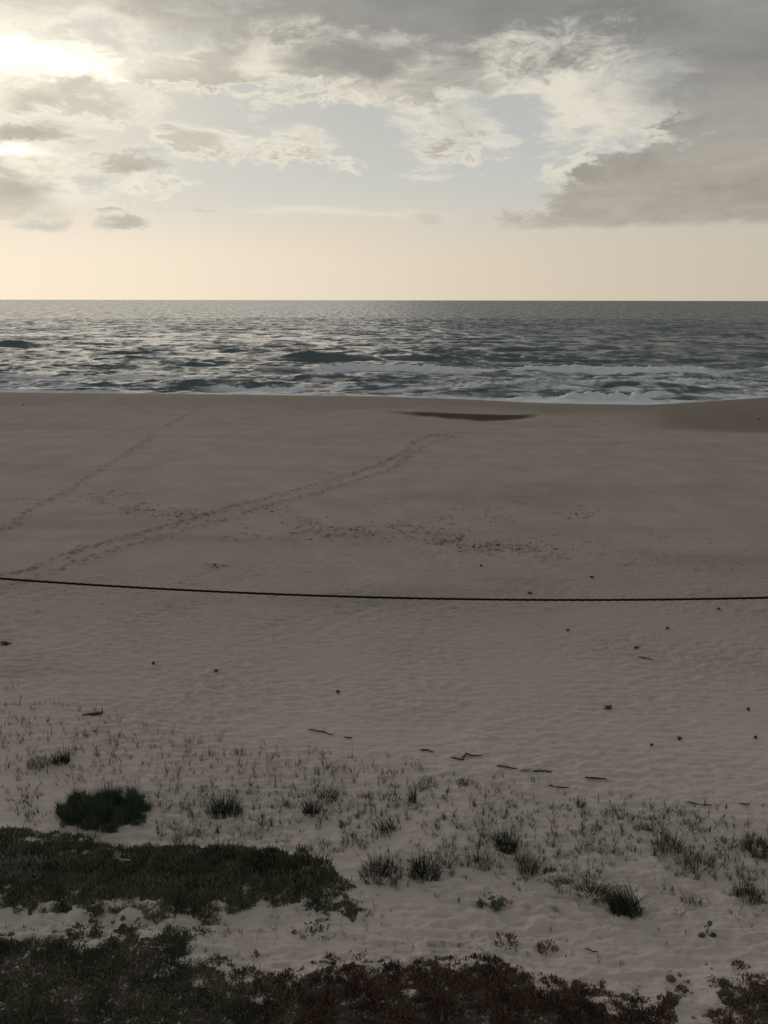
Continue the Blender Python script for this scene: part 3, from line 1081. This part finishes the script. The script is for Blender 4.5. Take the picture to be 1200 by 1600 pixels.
T_ = [
    # px, py, w, h, n, label, kwargs
    (350, 1270, 62, 42, 170, "dark compact grass tuft right of the large green shrub", dict(width=.016, lean=.5, tint=.12, dry=20)),
    (487, 1273, 28, 36, 80, "narrow dark tuft with bushy base, left of centre above the red-based tufts", dict(width=.016, lean=.45, tint=.1, dry=8)),
    (511, 1250, 34, 32, 55, "curling dark green tuft just behind the narrow dark tuft", dict(width=.016, lean=.8, tint=.2)),
    (95, 1191, 34, 30, 130, "dark olive grass tuft near the left edge below the plank", dict(width=.014, lean=.35, tint=.3, dry=10)),
    (62, 1194, 44, 28, 70, "greyer thin grass tuft at left, beside the dark olive tuft", dict(width=.010, lean=.45, tint=.5, dry=25)),
    (508, 1207, 40, 26, 26, "row of short upright olive blades below the long straight stick", dict(width=.018, lean=.3, tint=.4, low=.6)),
    (605, 1295, 44, 34, 36, "open tuft with blades all leaning left, centre of the sand", dict(width=.017, lean=.8, tint=.15, slant=2.7)),
    (415, 1295, 30, 34, 18, "slender few-bladed tuft between the compact and narrow dark tufts", dict(width=.015, lean=.45, tint=.25)),
    (595, 1368, 78, 44, 190, "broad tuft with dark red base at the centre, left of its green twin", dict(width=.016, lean=.45, tint=.08, dry=30)),
    (662, 1367, 60, 48, 150, "dark green spiky tuft right of the red-based tuft at centre", dict(width=.017, lean=.5, tint=.1, dry=15)),
    (790, 1326, 40, 42, 130, "dense upright tuft in the middle of the dry grass right of centre", dict(width=.015, lean=.4, tint=.15, dry=20)),
    (978, 1424, 58, 52, 150, "large arching tuft leaning left on a sand hump, lower right", dict(width=.020, lean=.75, tint=.15, slant=2.2, dry=20)),
    (1168, 1403, 44, 36, 90, "half-buried dark tuft with bare stems near the right edge", dict(width=.013, lean=.5, tint=.1, dry=40)),
    (1182, 1328, 56, 38, 150, "olive grass clump cut by the right edge of the picture", dict(width=.014, lean=.5, tint=.5, dry=40)),
    (925, 1398, 58, 40, 90, "reddish tuft with curled blades left of the large arching tuft", dict(width=.015, lean=.8, tint=.5, dry=40, mat='red')),
    (906, 1259, 24, 24, 24, "small comb of upright green blades below the last driftwood stick", dict(width=.018, lean=.25, tint=.15, low=.6)),
    (1045, 1327, 56, 46, 80, "mixed green and dry tuft with one tall stem at right", dict(width=.012, lean=.5, tint=.4, dry=60)),
    (1092, 1356, 50, 40, 70, "thin grey-green tuft beside a bare sand hollow at right", dict(width=.012, lean=.5, tint=.5, dry=40)),
    (665, 1228, 44, 22, 46, "low spreading dark green tuft under the bent stick", dict(width=.020, lean=.9, tint=.2)),
    (722, 1224, 22, 18, 26, "short green tuft right of the low spreading one", dict(width=.018, lean=.4, tint=.3)),
    (645, 1252, 14, 42, 26, "tall narrow olive tuft standing left of the low spreading tufts", dict(width=.014, lean=.2, tint=.7)),
    (290, 1316, 46, 40, 30, "reedy dark blades on the upper edge of the green mat", dict(width=.013, lean=.5, tint=.05, dry=15)),
    (130, 1318, 66, 38, 60, "spiky dark reeds on the mat edge below the large shrub", dict(width=.013, lean=.7, tint=.05, dry=20)),
    (425, 1352, 84, 42, 110, "tall row of fleshy dark blades on the mat's right shoulder", dict(width=.020, lean=.35, tint=.05, low=.5)),
    (500, 1348, 44, 32, 28, "few tall leaning blades at the mat's far right end", dict(width=.020, lean=.5, tint=.15, low=.6)),
    (345, 1340, 60, 40, 80, "dense blades rising from the middle of the green mat's top edge", dict(width=.016, lean=.4, tint=.05)),
    (1078, 1411, 30, 34, 18, "sparse pale wiry tuft on bare sand at lower right", dict(width=.009, lean=.45, tint=.7, dry=12)),
    (1152, 1432, 26, 24, 8, "forked bare twig standing in sand at lower right", dict(width=.012, lean=.8, tint=.1)),
    (1012, 1432, 30, 30, 8, "thin straggling stems hanging right of the large arching tuft", dict(width=.010, lean=1.0, tint=.1)),
    (1062, 1430, 12, 24, 5, "single curved stalk on bare sand left of the wiry tuft", dict(width=.012, lean=.5, tint=.1)),
    (455, 1258, 40, 20, 24, "small thin tuft up-left of the narrow dark tuft", dict(width=.012, lean=.5, tint=.4)),
    (375, 1178, 22, 22, 20, "lone upright tuft in the upper grass zone at left", dict(width=.012, lean=.3, tint=.5)),
    (260, 1258, 30, 26, 10, "two bent straw-coloured blades right of the large shrub", dict(width=.014, lean=.9, tint=.9)),
    (655, 1200, 22, 18, 18, "little grey tuft beside the short dark stick at centre", dict(width=.012, lean=.5, tint=.4)),
    (965, 1270, 30, 24, 24, "small dark tuft of thin blades on the right, above the dry grass", dict(width=.014, lean=.4, tint=.3)),
    (1085, 1296, 44, 26, 40, "grey scrubby tuft with dark leaves below the thin forked stick", dict(width=.014, lean=.8, tint=.25, dry=15)),
    (1030, 1284, 36, 26, 36, "dark leafy tuft left of the grey scrubby one", dict(width=.015, lean=.5, tint=.2)),
    (700, 1345, 40, 30, 40, "faded brown tuft between the spiky tuft and the dry grass", dict(width=.010, lean=.5, tint=.8, dry=20)),
    (750, 1352, 44, 44, 60, "faint dry tuft left of a rounded brown one", dict(width=.009, lean=.4, tint=.8, dry=50)),
    (825, 1360, 40, 50, 90, "tall brownish dry tuft right of the dense upright tuft", dict(width=.009, lean=.35, tint=.75, dry=60)),
    (570, 1250, 30, 26, 18, "slim curved tuft left of the tall narrow olive tuft", dict(width=.014, lean=.6, tint=.3)),
    (545, 1320, 26, 40, 14, "thin tall stems above the red-based tuft", dict(width=.012, lean=.4, tint=.2)),
]
M_REDGRASS = leaf_material("red_grass_leaf", [(.030, .016, .012), (.055, .028, .020), (.085, .055, .036)])
for (px, py, w, h, n, lab, kw) in T_:
    kw = dict(kw)
    mt = M_REDGRASS if kw.pop('mat', None) else None
    plant("grass_tuft", px, py, w, h, int(n * 1.5), lab, mat=mt, group="larger tufts of dune grass", **kw)

# red bases of the broad tuft
for (px, py, w, h, n, lab) in (
        (790, 1472, 44, 20, 60, "larger red succulent cluster just above the bottom mat, left one"),
        (855, 1480, 38, 17, 44, "smaller red succulent cluster, right of its larger twin"),
        (870, 1370, 56, 20, 60, "low dark fleshy clump at the lower edge of the dry grass"),
        (815, 1372, 24, 8, 18, "flat dark leafy patch left of the low fleshy clump")):
    plant("succulent", px, py, w, h, n, lab, 'succulent', M_RED, None, "small succulents on the sand", fleshy=True, width=.03, lean=.7, tint=.45 if py > 1400 else .1)


# round-leaved weed: each leaf is a part
def disc_leaf(rad, seed):
    r = np.random.default_rng(seed)
    k = 8
    a = np.linspace(0, 2 * np.pi, k, endpoint=False)
    rr = rad * r.uniform(.85, 1.1, k)
    top = np.stack([np.cos(a) * rr, np.sin(a) * rr, 0.25 * rad * np.cos(2 * a) * 0.4 + 0 * a], -1)
    V = np.concatenate([[[0, 0, 0.22 * rad]], top, top - [0, 0, 0.006]])
    F3 = [[0, 1 + i, 1 + (i + 1) % k] for i in range(k)]
    F4 = [[1 + i, 1 + k + i, 1 + k + (i + 1) % k, 1 + (i + 1) % k] for i in range(k)]
    return V, [np.array(F4), np.array(F3)]


def weed(px, py, leaves, label, size):
    p = pix2ground(px, py, ground_z)
    root = empty("leafy_weed", (p[0], p[1], float(ground_z(p[0], p[1])[0])))
    r = np.random.default_rng(px)
    parts = []
    s = m_per_px(px, py)
    for i, (lx, ly) in enumerate(leaves):
        x, z = lx * s, max(0.03, ly * s)
        y = r.uniform(-.08, .08)
        V, F = disc_leaf(size * r.uniform(.8, 1.2), px + i)
        o = mesh_obj("leaf", V, F, M_SHRUB, root, {'tint': np.full(len(V), r.uniform(.1, .7))})
        o.location = (x, y, z)
        o.rotation_euler = (r.uniform(.2, .9), r.uniform(-.5, .5), r.uniform(0, 6))
        # stalk from the root to the leaf
        k = 6
        t = np.linspace(0, 1, k)
        c = np.stack([x * t, y * t, -0.02 + (z + 0.02) * t ** 0.7], -1)
        parts.append(tube(c, np.full(k, .006)))
    V, F = merge_vf(parts)
    mesh_obj("stalks", V, F, M_SHRUB, root, {'tint': np.full(len(V), .5)})
    tag(root, label, "weed")


def tube(c, rad, ns=6):
    c = np.asarray(c, dtype=float)
    n = len(c)
    tan = np.gradient(c, axis=0)
    tan /= np.linalg.norm(tan, axis=1)[:, None] + 1e-9
    up = np.where(np.abs(tan[:, 2:3]) > 0.9, [[1.0, 0, 0]], [[0, 0, 1.0]])
    s1 = np.cross(tan, up)
    s1 /= np.linalg.norm(s1, axis=1)[:, None] + 1e-9
    s2 = np.cross(tan, s1)
    a = np.linspace(0, 2 * np.pi, ns, endpoint=False)
    V = c[:, None, :] + rad[:, None, None] * (np.cos(a)[None, :, None] * s1[:, None, :] + np.sin(a)[None, :, None] * s2[:, None, :])
    ids = np.arange(n * ns).reshape(n, ns)
    q = np.stack([ids[:-1], ids[1:], np.roll(ids[1:], -1, 1), np.roll(ids[:-1], -1, 1)], -1).reshape(-1, 4)
    V = np.concatenate([V.reshape(-1, 3), c[:1], c[-1:]])
    t0 = np.stack([np.full(ns, n * ns), ids[0], np.roll(ids[0], -1)], -1)
    t1 = np.stack([np.full(ns, n * ns + 1), np.roll(ids[-1], -1), ids[-1]], -1)
    return V, [q, np.concatenate([t0, t1])]


def merge_vf(parts):
    V, F, _ = merge([(v, f, np.zeros(len(v))) for v, f in parts])
    return V, F


weed(770, 1419, [(-17, 9), (-13, 12), (-20, 6), (-3, 15), (3, 16), (6, 10), (12, 11), (9, 5), (2, 6), (14, 8), (5, 2)], "round-leaved dark green weed alone on bare sand, lower centre", 0.075)
weed(1104, 1460, [(-13, 3), (-9, 4), (3, 20), (6, 18), (7, 4), (11, 5), (-2, 14)], "small forked weed with few leaves on sand at lower right", 0.045)

# ---- sparse sprouts: 300 single ones and the countless rest
def sprout_mesh(seed, mat_t):
    r = np.random.default_rng(seed)
    n = r.integers(3, 9)
    w = r.uniform(.05, .16)
    h = r.uniform(.14, .50)
    return leaf_bunch(n, w, h, seed + 900, width=r.uniform(.009, .017), lean=r.uniform(.12, .55), tint=mat_t, low=.35)


def sprout_zone(n, seed):
    """pixels inside the belt of thin grass"""
    r = np.random.default_rng(seed)
    top_x = [-150, 0, 100, 200, 350, 500, 600, 700, 800, 900, 1000, 1100, 1200, 1350]
    top_y = [1040, 1055, 1095, 1125, 1150, 1165, 1180, 1195, 1212, 1232, 1246, 1252, 1258, 1262]
    bot_y = [1270, 1285, 1300, 1315, 1315, 1330, 1345, 1375, 1375, 1390, 1345, 1385, 1430, 1440]
    X = r.uniform(-150, 1350, n * 6)
    TY, BY = np.interp(X, top_x, top_y), np.interp(X, top_x, bot_y)
    Y = TY + r.random(n * 6) * (BY + 40 - TY)
    C = fbm(X / 70.0, Y / 28.0, 401, 3)
    Q = (Y - TY) / (BY - TY)
    dens = 0.35 + 0.55 * np.sin(np.clip(Q, 0, 1) * math.pi * 0.9 + 0.15) + 0.8 * C
    dens = np.where(Q < 0.15, dens * 0.55, np.where(Q > 1.0, dens * 0.25, dens))
    ok = r.random(n * 6) < dens
    ok &= ~((X > 250) & (X < 560) & (Y > 1340)) & ~((X > 90) & (X < 240) & (Y > 1225))
    return list(zip(X[ok], Y[ok]))[:n]


protos = []
for i in range(10):
    V, F, T = sprout_mesh(500 + i, [.3, .5, .65, .25, .8, .4, .6, .2, .7, .45][i])
    protos.append((V, F, T))
spots = sprout_zone(2750, 19)
inside = [s for s in spots if 5 < s[0] < 1195]
inside.sort(key=lambda s: -s[1])
r19 = np.random.default_rng(20)
pick = set(r19.choice(len(inside), 300, replace=False).tolist())
chosen = [inside[i] for i in pick]
rest = [s for i, s in enumerate(inside) if i not in pick] + [s for s in spots if not 5 < s[0] < 1195]
meshes = []
chosen_p = pix2ground(np.array([c[0] for c in chosen]), np.array([c[1] for c in chosen]), ground_z)
for k, p in enumerate(chosen_p):
    i = k % 10
    if k < 10:
        V, F, T = protos[i]
        o = mesh_obj("grass_sprout", V, F, M_DRY if i in (2, 4, 8) else M_SPROUT, None, {'tint': T}, smooth=False)
        meshes.append(o)
    else:
        o = meshes[i].copy()
        COL.objects.link(o)
    o.location = p
    o.rotation_euler = (0, 0, random.uniform(0, 6.28))
    sc = random.uniform(.6, 1.25)
    o.scale = (sc, sc, sc)
    cx_, cy_ = chosen[k]
    dd = [math.hypot((cx_ - t[0]) / 1.6, cy_ - t[1] + 10) for t in T_]
    t = T_[int(np.argmin(dd))]
    ref = t[5]
    for w_ in (" right of", " left of", " near", " just", " at ", " in ", " on ", " beside", " below", " above", " under", " between", " cut", " standing", " rising", " hanging", " up-left", " leaning", ","):
        ref = ref.split(w_)[0]
    ddx, ddy = cx_ - t[0], cy_ - (t[1] - 10)
    far_ = "just " if min(dd) < 22 else ("" if min(dd) < 45 else "well ")
    dirn = ("right of" if ddx > 0 else "left of") if abs(ddx) > 1.5 * abs(ddy) else (("in front of" if ddy > 0 else "behind") if abs(ddx) < 0.5 * abs(ddy) else
            (("ahead and right of" if ddx > 0 else "ahead and left of") if ddy > 0 else ("behind and right of" if ddx > 0 else "behind and left of")))
    size_ = "tall" if sc > 1.05 else ("small" if sc < 0.8 else "mid-sized")
    hue_ = ["green", "olive", "straw-coloured", "dark green", "pale straw-coloured", "grey-green", "brownish olive", "blackish green", "dry", "dull green"][i]
    if len(ref.split()) > 6:
        ref = ref.split(' with ')[0]
    if len(f'{size_} {hue_} grass sprout {far_}{dirn} the {ref}'.split()) > 16:
        far_ = ''
        ref = ' '.join(ref.split()[:5])
    tag(o, f"{size_} {hue_} grass sprout {far_}{dirn} the {ref}", "grass", "thin grass sprouts scattered over the sand")


def scatter_stuff(name, pts, mat, label, seed, choose, smin=.5, smax=1.1):
    r = np.random.default_rng(seed)
    parts = []
    for p in pix2ground(np.array([c[0] for c in pts]), np.array([c[1] for c in pts]), ground_z):
        V, F, T = protos[choose[r.integers(0, len(choose))]]
        a = r.uniform(0, 6.28)
        sc = r.uniform(smin, smax)
        R = np.array([[math.cos(a), -math.sin(a), 0], [math.sin(a), math.cos(a), 0], [0, 0, 1]]) * sc
        parts.append((V @ R.T + p, F, np.clip(T + r.normal(0, .1), 0, 1)))
    V, F, T = merge(parts)
    o = mesh_obj(name, V, F, mat, None, {'tint': T}, smooth=False)
    tag(o, label, "grass", None, "stuff")


half = len(rest) // 2
scatter_stuff("wispy_green_grass", rest[:half], M_SPROUT, "countless fine green wisps of grass between the tufts", 31, [0, 1, 3, 5, 7, 9])
scatter_stuff("wispy_dry_grass", rest[half:], M_DRY, "countless fine dry wisps of grass between the tufts", 32, [2, 4, 6, 8])
# thin blades around and over the mats
edge_pts = []
re_ = np.random.default_rng(41)
for (x0, x1, y0, y1, n) in ((-150, 420, 1440, 1560, 230), (560, 900, 1470, 1500, 60), (400, 600, 1370, 1470, 80), (0, 420, 1315, 1420, 70), (900, 1200, 1440, 1520, 14), (560, 900, 1385, 1470, 30)):
    edge_pts += list(zip(re_.uniform(x0, x1, n), re_.uniform(y0, y1, n)))
scatter_stuff("low_mat_grass", edge_pts, M_GRASS, "short fine grass blades in and around the dark mats", 33, [0, 1, 2, 5, 9], .3, .7)

dry_pts = []
for (x0, x1, y0, y1, n) in ((-100, 500, 1310, 1420, 90), (-100, 420, 1450, 1600, 130), (420, 1060, 1520, 1600, 110), (1100, 1300, 1530, 1600, 26)):
    dry_pts += list(zip(re_.uniform(x0, x1, n), re_.uniform(y0, y1, n)))
M_STRAW = leaf_material("straw", [(.16, .14, .10), (.30, .27, .20), (.42, .38, .30)])
scatter_stuff("straw_wisps", dry_pts, M_STRAW, "short pale straw blades sticking out of the dark mats", 34, [1, 4, 6], .25, .55)

# ------------------------------------------------------------------ driftwood
def stick(pts, rad_px, label, seed, name="driftwood_stick", flat=1.0):
    g = []
    for q in pts:
        p = pix2ground(*q, ground_z)
        g.append(p)
    g = np.array(g)
    s = m_per_px(*pts[0])
    rad = rad_px * s * 0.75
    r = np.random.default_rng(seed)
    n = 12
    seg = np.concatenate([[0], np.cumsum(np.linalg.norm(np.diff(g, axis=0), axis=1))])
    t = np.linspace(0, seg[-1], n)
    c = np.stack([np.interp(t, seg, g[:, k]) for k in range(3)], -1)
    L = seg[-1]
    c[1:-1, 0] += r.normal(0, 0.012 * L, n - 2)
    c[1:-1, 1] += np.cumsum(r.normal(0, 0.016 * L, n - 2))
    c[:, 2] += rad * 0.5 + np.abs(r.normal(0, 0.006, n)) + 0.02
    rr = rad * np.interp(np.linspace(0, 1, n), [0, .15, .8, 1], [.6, 1, .9, .45]) * r.uniform(.8, 1.2, n)
    org = c.mean(0)
    root = empty(name, org)
    V, F = tube(c - org, rr, 7)
    mesh_obj("shaft", V, F, M_WOOD, root)
    # broken side twig
    k = int(r.integers(3, 9))
    d = np.array([r.normal(0, 1), r.normal(0, 1), 0.5])
    d = d / np.linalg.norm(d) * min(0.18, 0.2 * L)
    tw = c[k] - org + np.linspace(0, 1, 4)[:, None] * d
    V, F = tube(tw, rr[k] * np.array([.6, .5, .4, .2]), 5)
    mesh_obj("twig", V, F, M_WOOD, root)
    tag(root, label, "driftwood", "driftwood on the sand")


STICKS = [
    ([(482, 1141), (521, 1148)], 1.6, "long straight dark stick on sand above the left grass"),
    ([(537, 1153), (551, 1155)], 1.4, "short stub of wood just right of the long straight stick"),
    ([(656, 1173), (668, 1174), (678, 1177)], 1.7, "short dark stick at the centre, first of the diagonal row"),
    ([(722, 1187), (729, 1179), (741, 1183), (755, 1182)], 1.7, "bent elbow-shaped dark stick in the diagonal row"),
    ([(705, 1185), (715, 1187), (726, 1188)], 1.5, "crooked stick lying just left of the bent one"),
    ([(776, 1198), (790, 1200), (809, 1203)], 1.5, "thin stick with a forked left tip, right of the bent one"),
    ([(832, 1207), (850, 1206), (863, 1208)], 1.9, "dark stick thicker at its right end, mid diagonal row"),
    ([(914, 1216), (949, 1221)], 1.9, "straight dark stick at the right end of the row"),
    ([(857, 1229), (868, 1231), (890, 1232)], 1.4, "thin curved stick below the thick-ended one, touching the grass"),
    ([(1072, 1254), (1092, 1259), (1112, 1259)], 1.3, "thin wiry stick in the grass at right"),
    ([(997, 1027), (1020, 1032)], 1.2, "thin stick alone on open sand at right, below a dark clump"),
    ([(1155, 1258), (1172, 1259)], 1.7, "dark sliver of wood near the right edge above the grass"),
    ([(914, 1484), (935, 1490)], 1.2, "small twig on rippled sand right of the red succulents"),
    ([(812, 1206), (829, 1205)], 1.0, "tiny twig between the forked-tip and thick-ended sticks"),
]
for i, (pts, rp_, lab) in enumerate(STICKS):
    stick(pts, rp_, lab, 700 + i)

# the plank: a worn board, thicker at one end, lying on the sand
def plank():
    a = pix2ground(128, 1118, ground_z)
    b2 = pix2ground(161, 1115, ground_z)
    org = (a + b2) / 2
    d = b2 - a
    L = float(np.linalg.norm(d))
    root = empty("driftwood_plank", org, math.atan2(d[1], d[0]))
    n = 9
    xs = np.linspace(-L / 2, L / 2, n)
    r = np.random.default_rng(3)
    wv = np.interp(xs, [-L / 2, -L * .3, L * .3, L / 2], [.035, .05, .055, .05]) * r.uniform(.93, 1.05, n)
    hv = np.interp(xs, [-L / 2, 0, L / 2], [.03, .045, .06])
    V = []
    for x, w, h in zip(xs, wv, hv):
        V += [(x, -w, -.02), (x, w, -.02), (x, w * .95, h * .9), (x, w * .6, h), (x, -w * .6, h), (x, -w * .95, h * .9)]
    ids = np.arange(n * 6).reshape(n, 6)
    q = np.stack([ids[:-1], np.roll(ids[:-1], -1, 1), np.roll(ids[1:], -1, 1), ids[1:]], -1).reshape(-1, 4)
    caps = np.array([ids[0][::-1], ids[-1]])
    mesh_obj("board", np.array(V), [q, caps], M_WOOD, root, smooth=False)
    c = np.stack([np.full(5, L * .48), np.zeros(5), np.linspace(.05, .24, 5)], -1)
    V, F = tube(c, np.array([.012, .011, .01, .008, .005]), 5)
    mesh_obj("splinter", V, F, M_WOOD, root)
    tag(root, "dark driftwood plank with upright splinter, upper left of the grass", "driftwood", "driftwood on the sand")


plank()

# ------------------------------------------------------------------ washed-up clumps and stones
def clump(px, py, wpx, label, seed):
    p = pix2ground(px, py, ground_z)
    w = wpx * 0.8 * m_per_px(px, py)
    r = np.random.default_rng(seed)
    root = empty("seaweed_clump", p)
    parts = []
    for k in range(9):
        a = r.uniform(0, 6.28)
        n = 7
        t = np.linspace(0, 1, n)
        L = w * r.uniform(.35, .6)
        c = np.stack([np.cos(a + t * r.normal(0, 1.2)) * L * t, np.sin(a + t * r.normal(0, 1.2)) * L * t * .6, .02 + .05 * np.sin(t * 3.0) * r.uniform(.4, 1.6)], -1)
        parts.append(tube(c, np.linspace(1, .4, n) * max(.016, w * .07), 5))
    V, F = merge_vf(parts)
    mesh_obj("fronds", V, F, M_WEED, root)
    V, F = lump_mesh(w * .22, w * .15, .05, seed)
    mesh_obj("holdfast", V, F, M_WEED, root)
    tag(root, label, "seaweed", "dark seaweed clumps on open sand")


def lump_mesh(a, b_, c, seed):
    nu, nv = 10, 6
    r = np.random.default_rng(seed)
    V = []
    for i in range(nv + 1):
        ph = math.pi * i / nv
        for j in range(nu):
            th = 2 * math.pi * j / nu
            k = 1 + 0.28 * r.normal() * math.sin(ph) * 0.6
            V.append((a * k * math.sin(ph) * math.cos(th), b_ * k * math.sin(ph) * math.sin(th), c * math.cos(ph) + c * .5))
    ids = np.arange((nv + 1) * nu).reshape(nv + 1, nu)
    q = np.stack([ids[:-1], ids[1:], np.roll(ids[1:], -1, 1), np.roll(ids[:-1], -1, 1)], -1).reshape(-1, 4)
    return np.array(V), [q]


CL = [(995, 1014, 14, "dark oval clump on open sand at right, above the lone thin stick"),
      (528, 1083, 10, "small dark clump on rippled sand left of centre"),
      (952, 1107, 24, "branched dark clump on rippled sand right of centre"),
      (887, 986, 8, "tiny dark clump below the cable, right of centre"),
      (1043, 983, 8, "tiny dark clump below the cable, far right"),
      (338, 1050, 9, "small dark clump on rippled sand at left"),
      (1169, 1110, 8, "small dark clump near the right edge on rippled sand"),
      (1062, 1156, 10, "small flat dark clump at right above the grass"),
      (10, 1007, 26, "tangled dark clump at the left edge below the cable"),
      (1180, 1154, 9, "dark speck of weed at the right edge above the grass"),
      (925, 903, 10, "flat dark clump just above the cable at right"),
      (828, 928, 9, "small dark clump almost touching the cable from above"),
      (1123, 952, 9, "small pale-edged clump just under the cable's right part"),
      (37, 633, 6, "dark speck at upper left near the waterline"),
      (1186, 655, 6, "dark speck on the wetted hump at upper right"),
      (240, 1038, 7, "tiny dark clump at left, between cable and grass"),
      (1018, 1166, 8, "tiny dark clump up-right of the diagonal stick row"),
      (752, 885, 8, "tiny dark clump above the cable at centre")]
for i, (px, py, w, lab) in enumerate(CL):
    clump(px, py, w, lab, 800 + i)

# dark crumbs of wrack along the churned lines
rw = np.random.default_rng(55)
parts = []
cr = []
for px, py, rx, ry, n, st in CHURN:
    if st < 0.7:
        continue
    for _ in range(int(n * 0.35)):
        q = rw.normal(0, 0.55, 2)
        if py + ry * q[1] > 660:
            cr.append((px + rx * q[0], py + ry * q[1]))
for p in pix2ground(np.array([c[0] for c in cr]), np.array([c[1] for c in cr])):
    V, F = lump_mesh(rw.uniform(.03, .09), rw.uniform(.03, .06), rw.uniform(.01, .03), int(rw.integers(1e6)))
    parts.append((V + p, F))
V, F = merge_vf(parts)
o = mesh_obj("wrack_crumbs", V, F, M_WEED)
tag(o, "scattered dark crumbs of wrack along the churned sand lines", "wrack", None, "stuff")


def stone(name, px, py, wpx, hpx, col, label, seed):
    p = pix2ground(px, py, ground_z)
    s = m_per_px(px, py)
    m, g, b = material(name + "_surface")
    n = g.noise(g.node('ShaderNodeTexCoord').outputs['Object'], 14.0, 5, 0.6)
    g.link(g.mix(n, tuple(c * .75 for c in col), tuple(min(1, c * 1.2) for c in col)), b.inputs['Base Color'])
    b.inputs['Roughness'].default_value = 0.9
    V, F = lump_mesh(wpx * s / 2, wpx * s / 2.4, hpx * s / 2, seed)
    o = mesh_obj(name, V, F, m)
    o.location = (p[0], p[1], p[2] + hpx * s * .1)
    sub = o.modifiers.new("smooth", 'SUBSURF')
    sub.levels = sub.render_levels = 2
    tag(o, label, "stone")


stone("bare_sand_patch", 475, 1361, 26, 3, (.33, .28, .22), "pale bare sand patch showing through the green mat's right end", 5)  # low lump standing in for a bare patch of pale sand
stone("reddish_stone", 1048, 1531, 17, 8, (.12, .075, .062), "reddish rounded stone on sand at the bottom right", 6)
stone("white_pebble", 245, 806, 6, 4, (.62, .60, .56), "small white pebble beside the churned sand at left", 7)
stone("white_pebble", 123, 852, 9, 4, (.58, .56, .52), "pale pebble left of the long footprint trail", 8)
stone("white_pebble", 972, 930, 6, 4, (.60, .58, .55), "pale pebble just above the cable at right", 9)

# ------------------------------------------------------------------ overhead cable between two poles
def cable():
    dist = 8.0
    def at(px, py):
        d = ray(px, py)
        return CAM + d * (dist / d[1])
    low = at(880, 937.5)
    left = at(0, 904)
    k = (left[2] - low[2]) / (left[0] - low[0]) ** 2
    xa, xb = low[0] - 17.0, low[0] + 17.0
    ends = []
    M_CAB, g, b = material("black_cable_sheath")
    n = g.noise(g.node('ShaderNodeTexCoord').outputs['Object'], 40.0, 3, 0.5)
    g.link(g.mix(n, (.006, .006, .006), (.014, .014, .013)), b.inputs['Base Color'])
    b.inputs['Roughness'].default_value = 0.85
    b.inputs['Specular IOR Level'].default_value = 0.1
    root = empty("overhead_cable", (low[0], dist, low[2]))
    n = 900
    x = np.linspace(xa, xb, n)
    z = low[2] + k * (x - low[0]) ** 2
    tw = 2 * np.pi * x / 0.30
    for s_ in range(3):
        a = tw + s_ * np.pi * 2 / 3
        c = np.stack([x - low[0], 0.007 * np.cos(a), z - low[2] + 0.007 * np.sin(a)], -1)
        V, F = tube(c, np.full(n, 0.0068), 6)
        mesh_obj("strand", V, F, M_CAB, root)
    tag(root, "black twisted cable strung across the whole view", "cable")
    for xe, lab in ((xa, "wooden utility pole carrying the cable's left end"), (xb, "wooden utility pole carrying the cable's right end")):
        gz = float(ground_z(xe, dist)[0])
        top = low[2] + k * (xe - low[0]) ** 2
        pr = empty("utility_pole", (xe, dist + 0.14, gz))
        hh = top - gz + 0.35
        zz = np.linspace(-0.3, hh, 8)
        V, F = tube(np.stack([0 * zz, 0 * zz, zz], -1), np.interp(zz, [0, hh], [.15, .10]), 14)
        mesh_obj("shaft", V, F, M_WOOD, pr)
        V, F = tube(np.array([(0, -.08, hh - .35), (0, -.12, hh - .35), (0, -.16, hh - .35)]), np.array([.03, .03, .03]), 10)
        mesh_obj("clamp", V, F, M_CAB, pr)
        tag(pr, lab, "pole", "poles of the overhead cable")


cable()
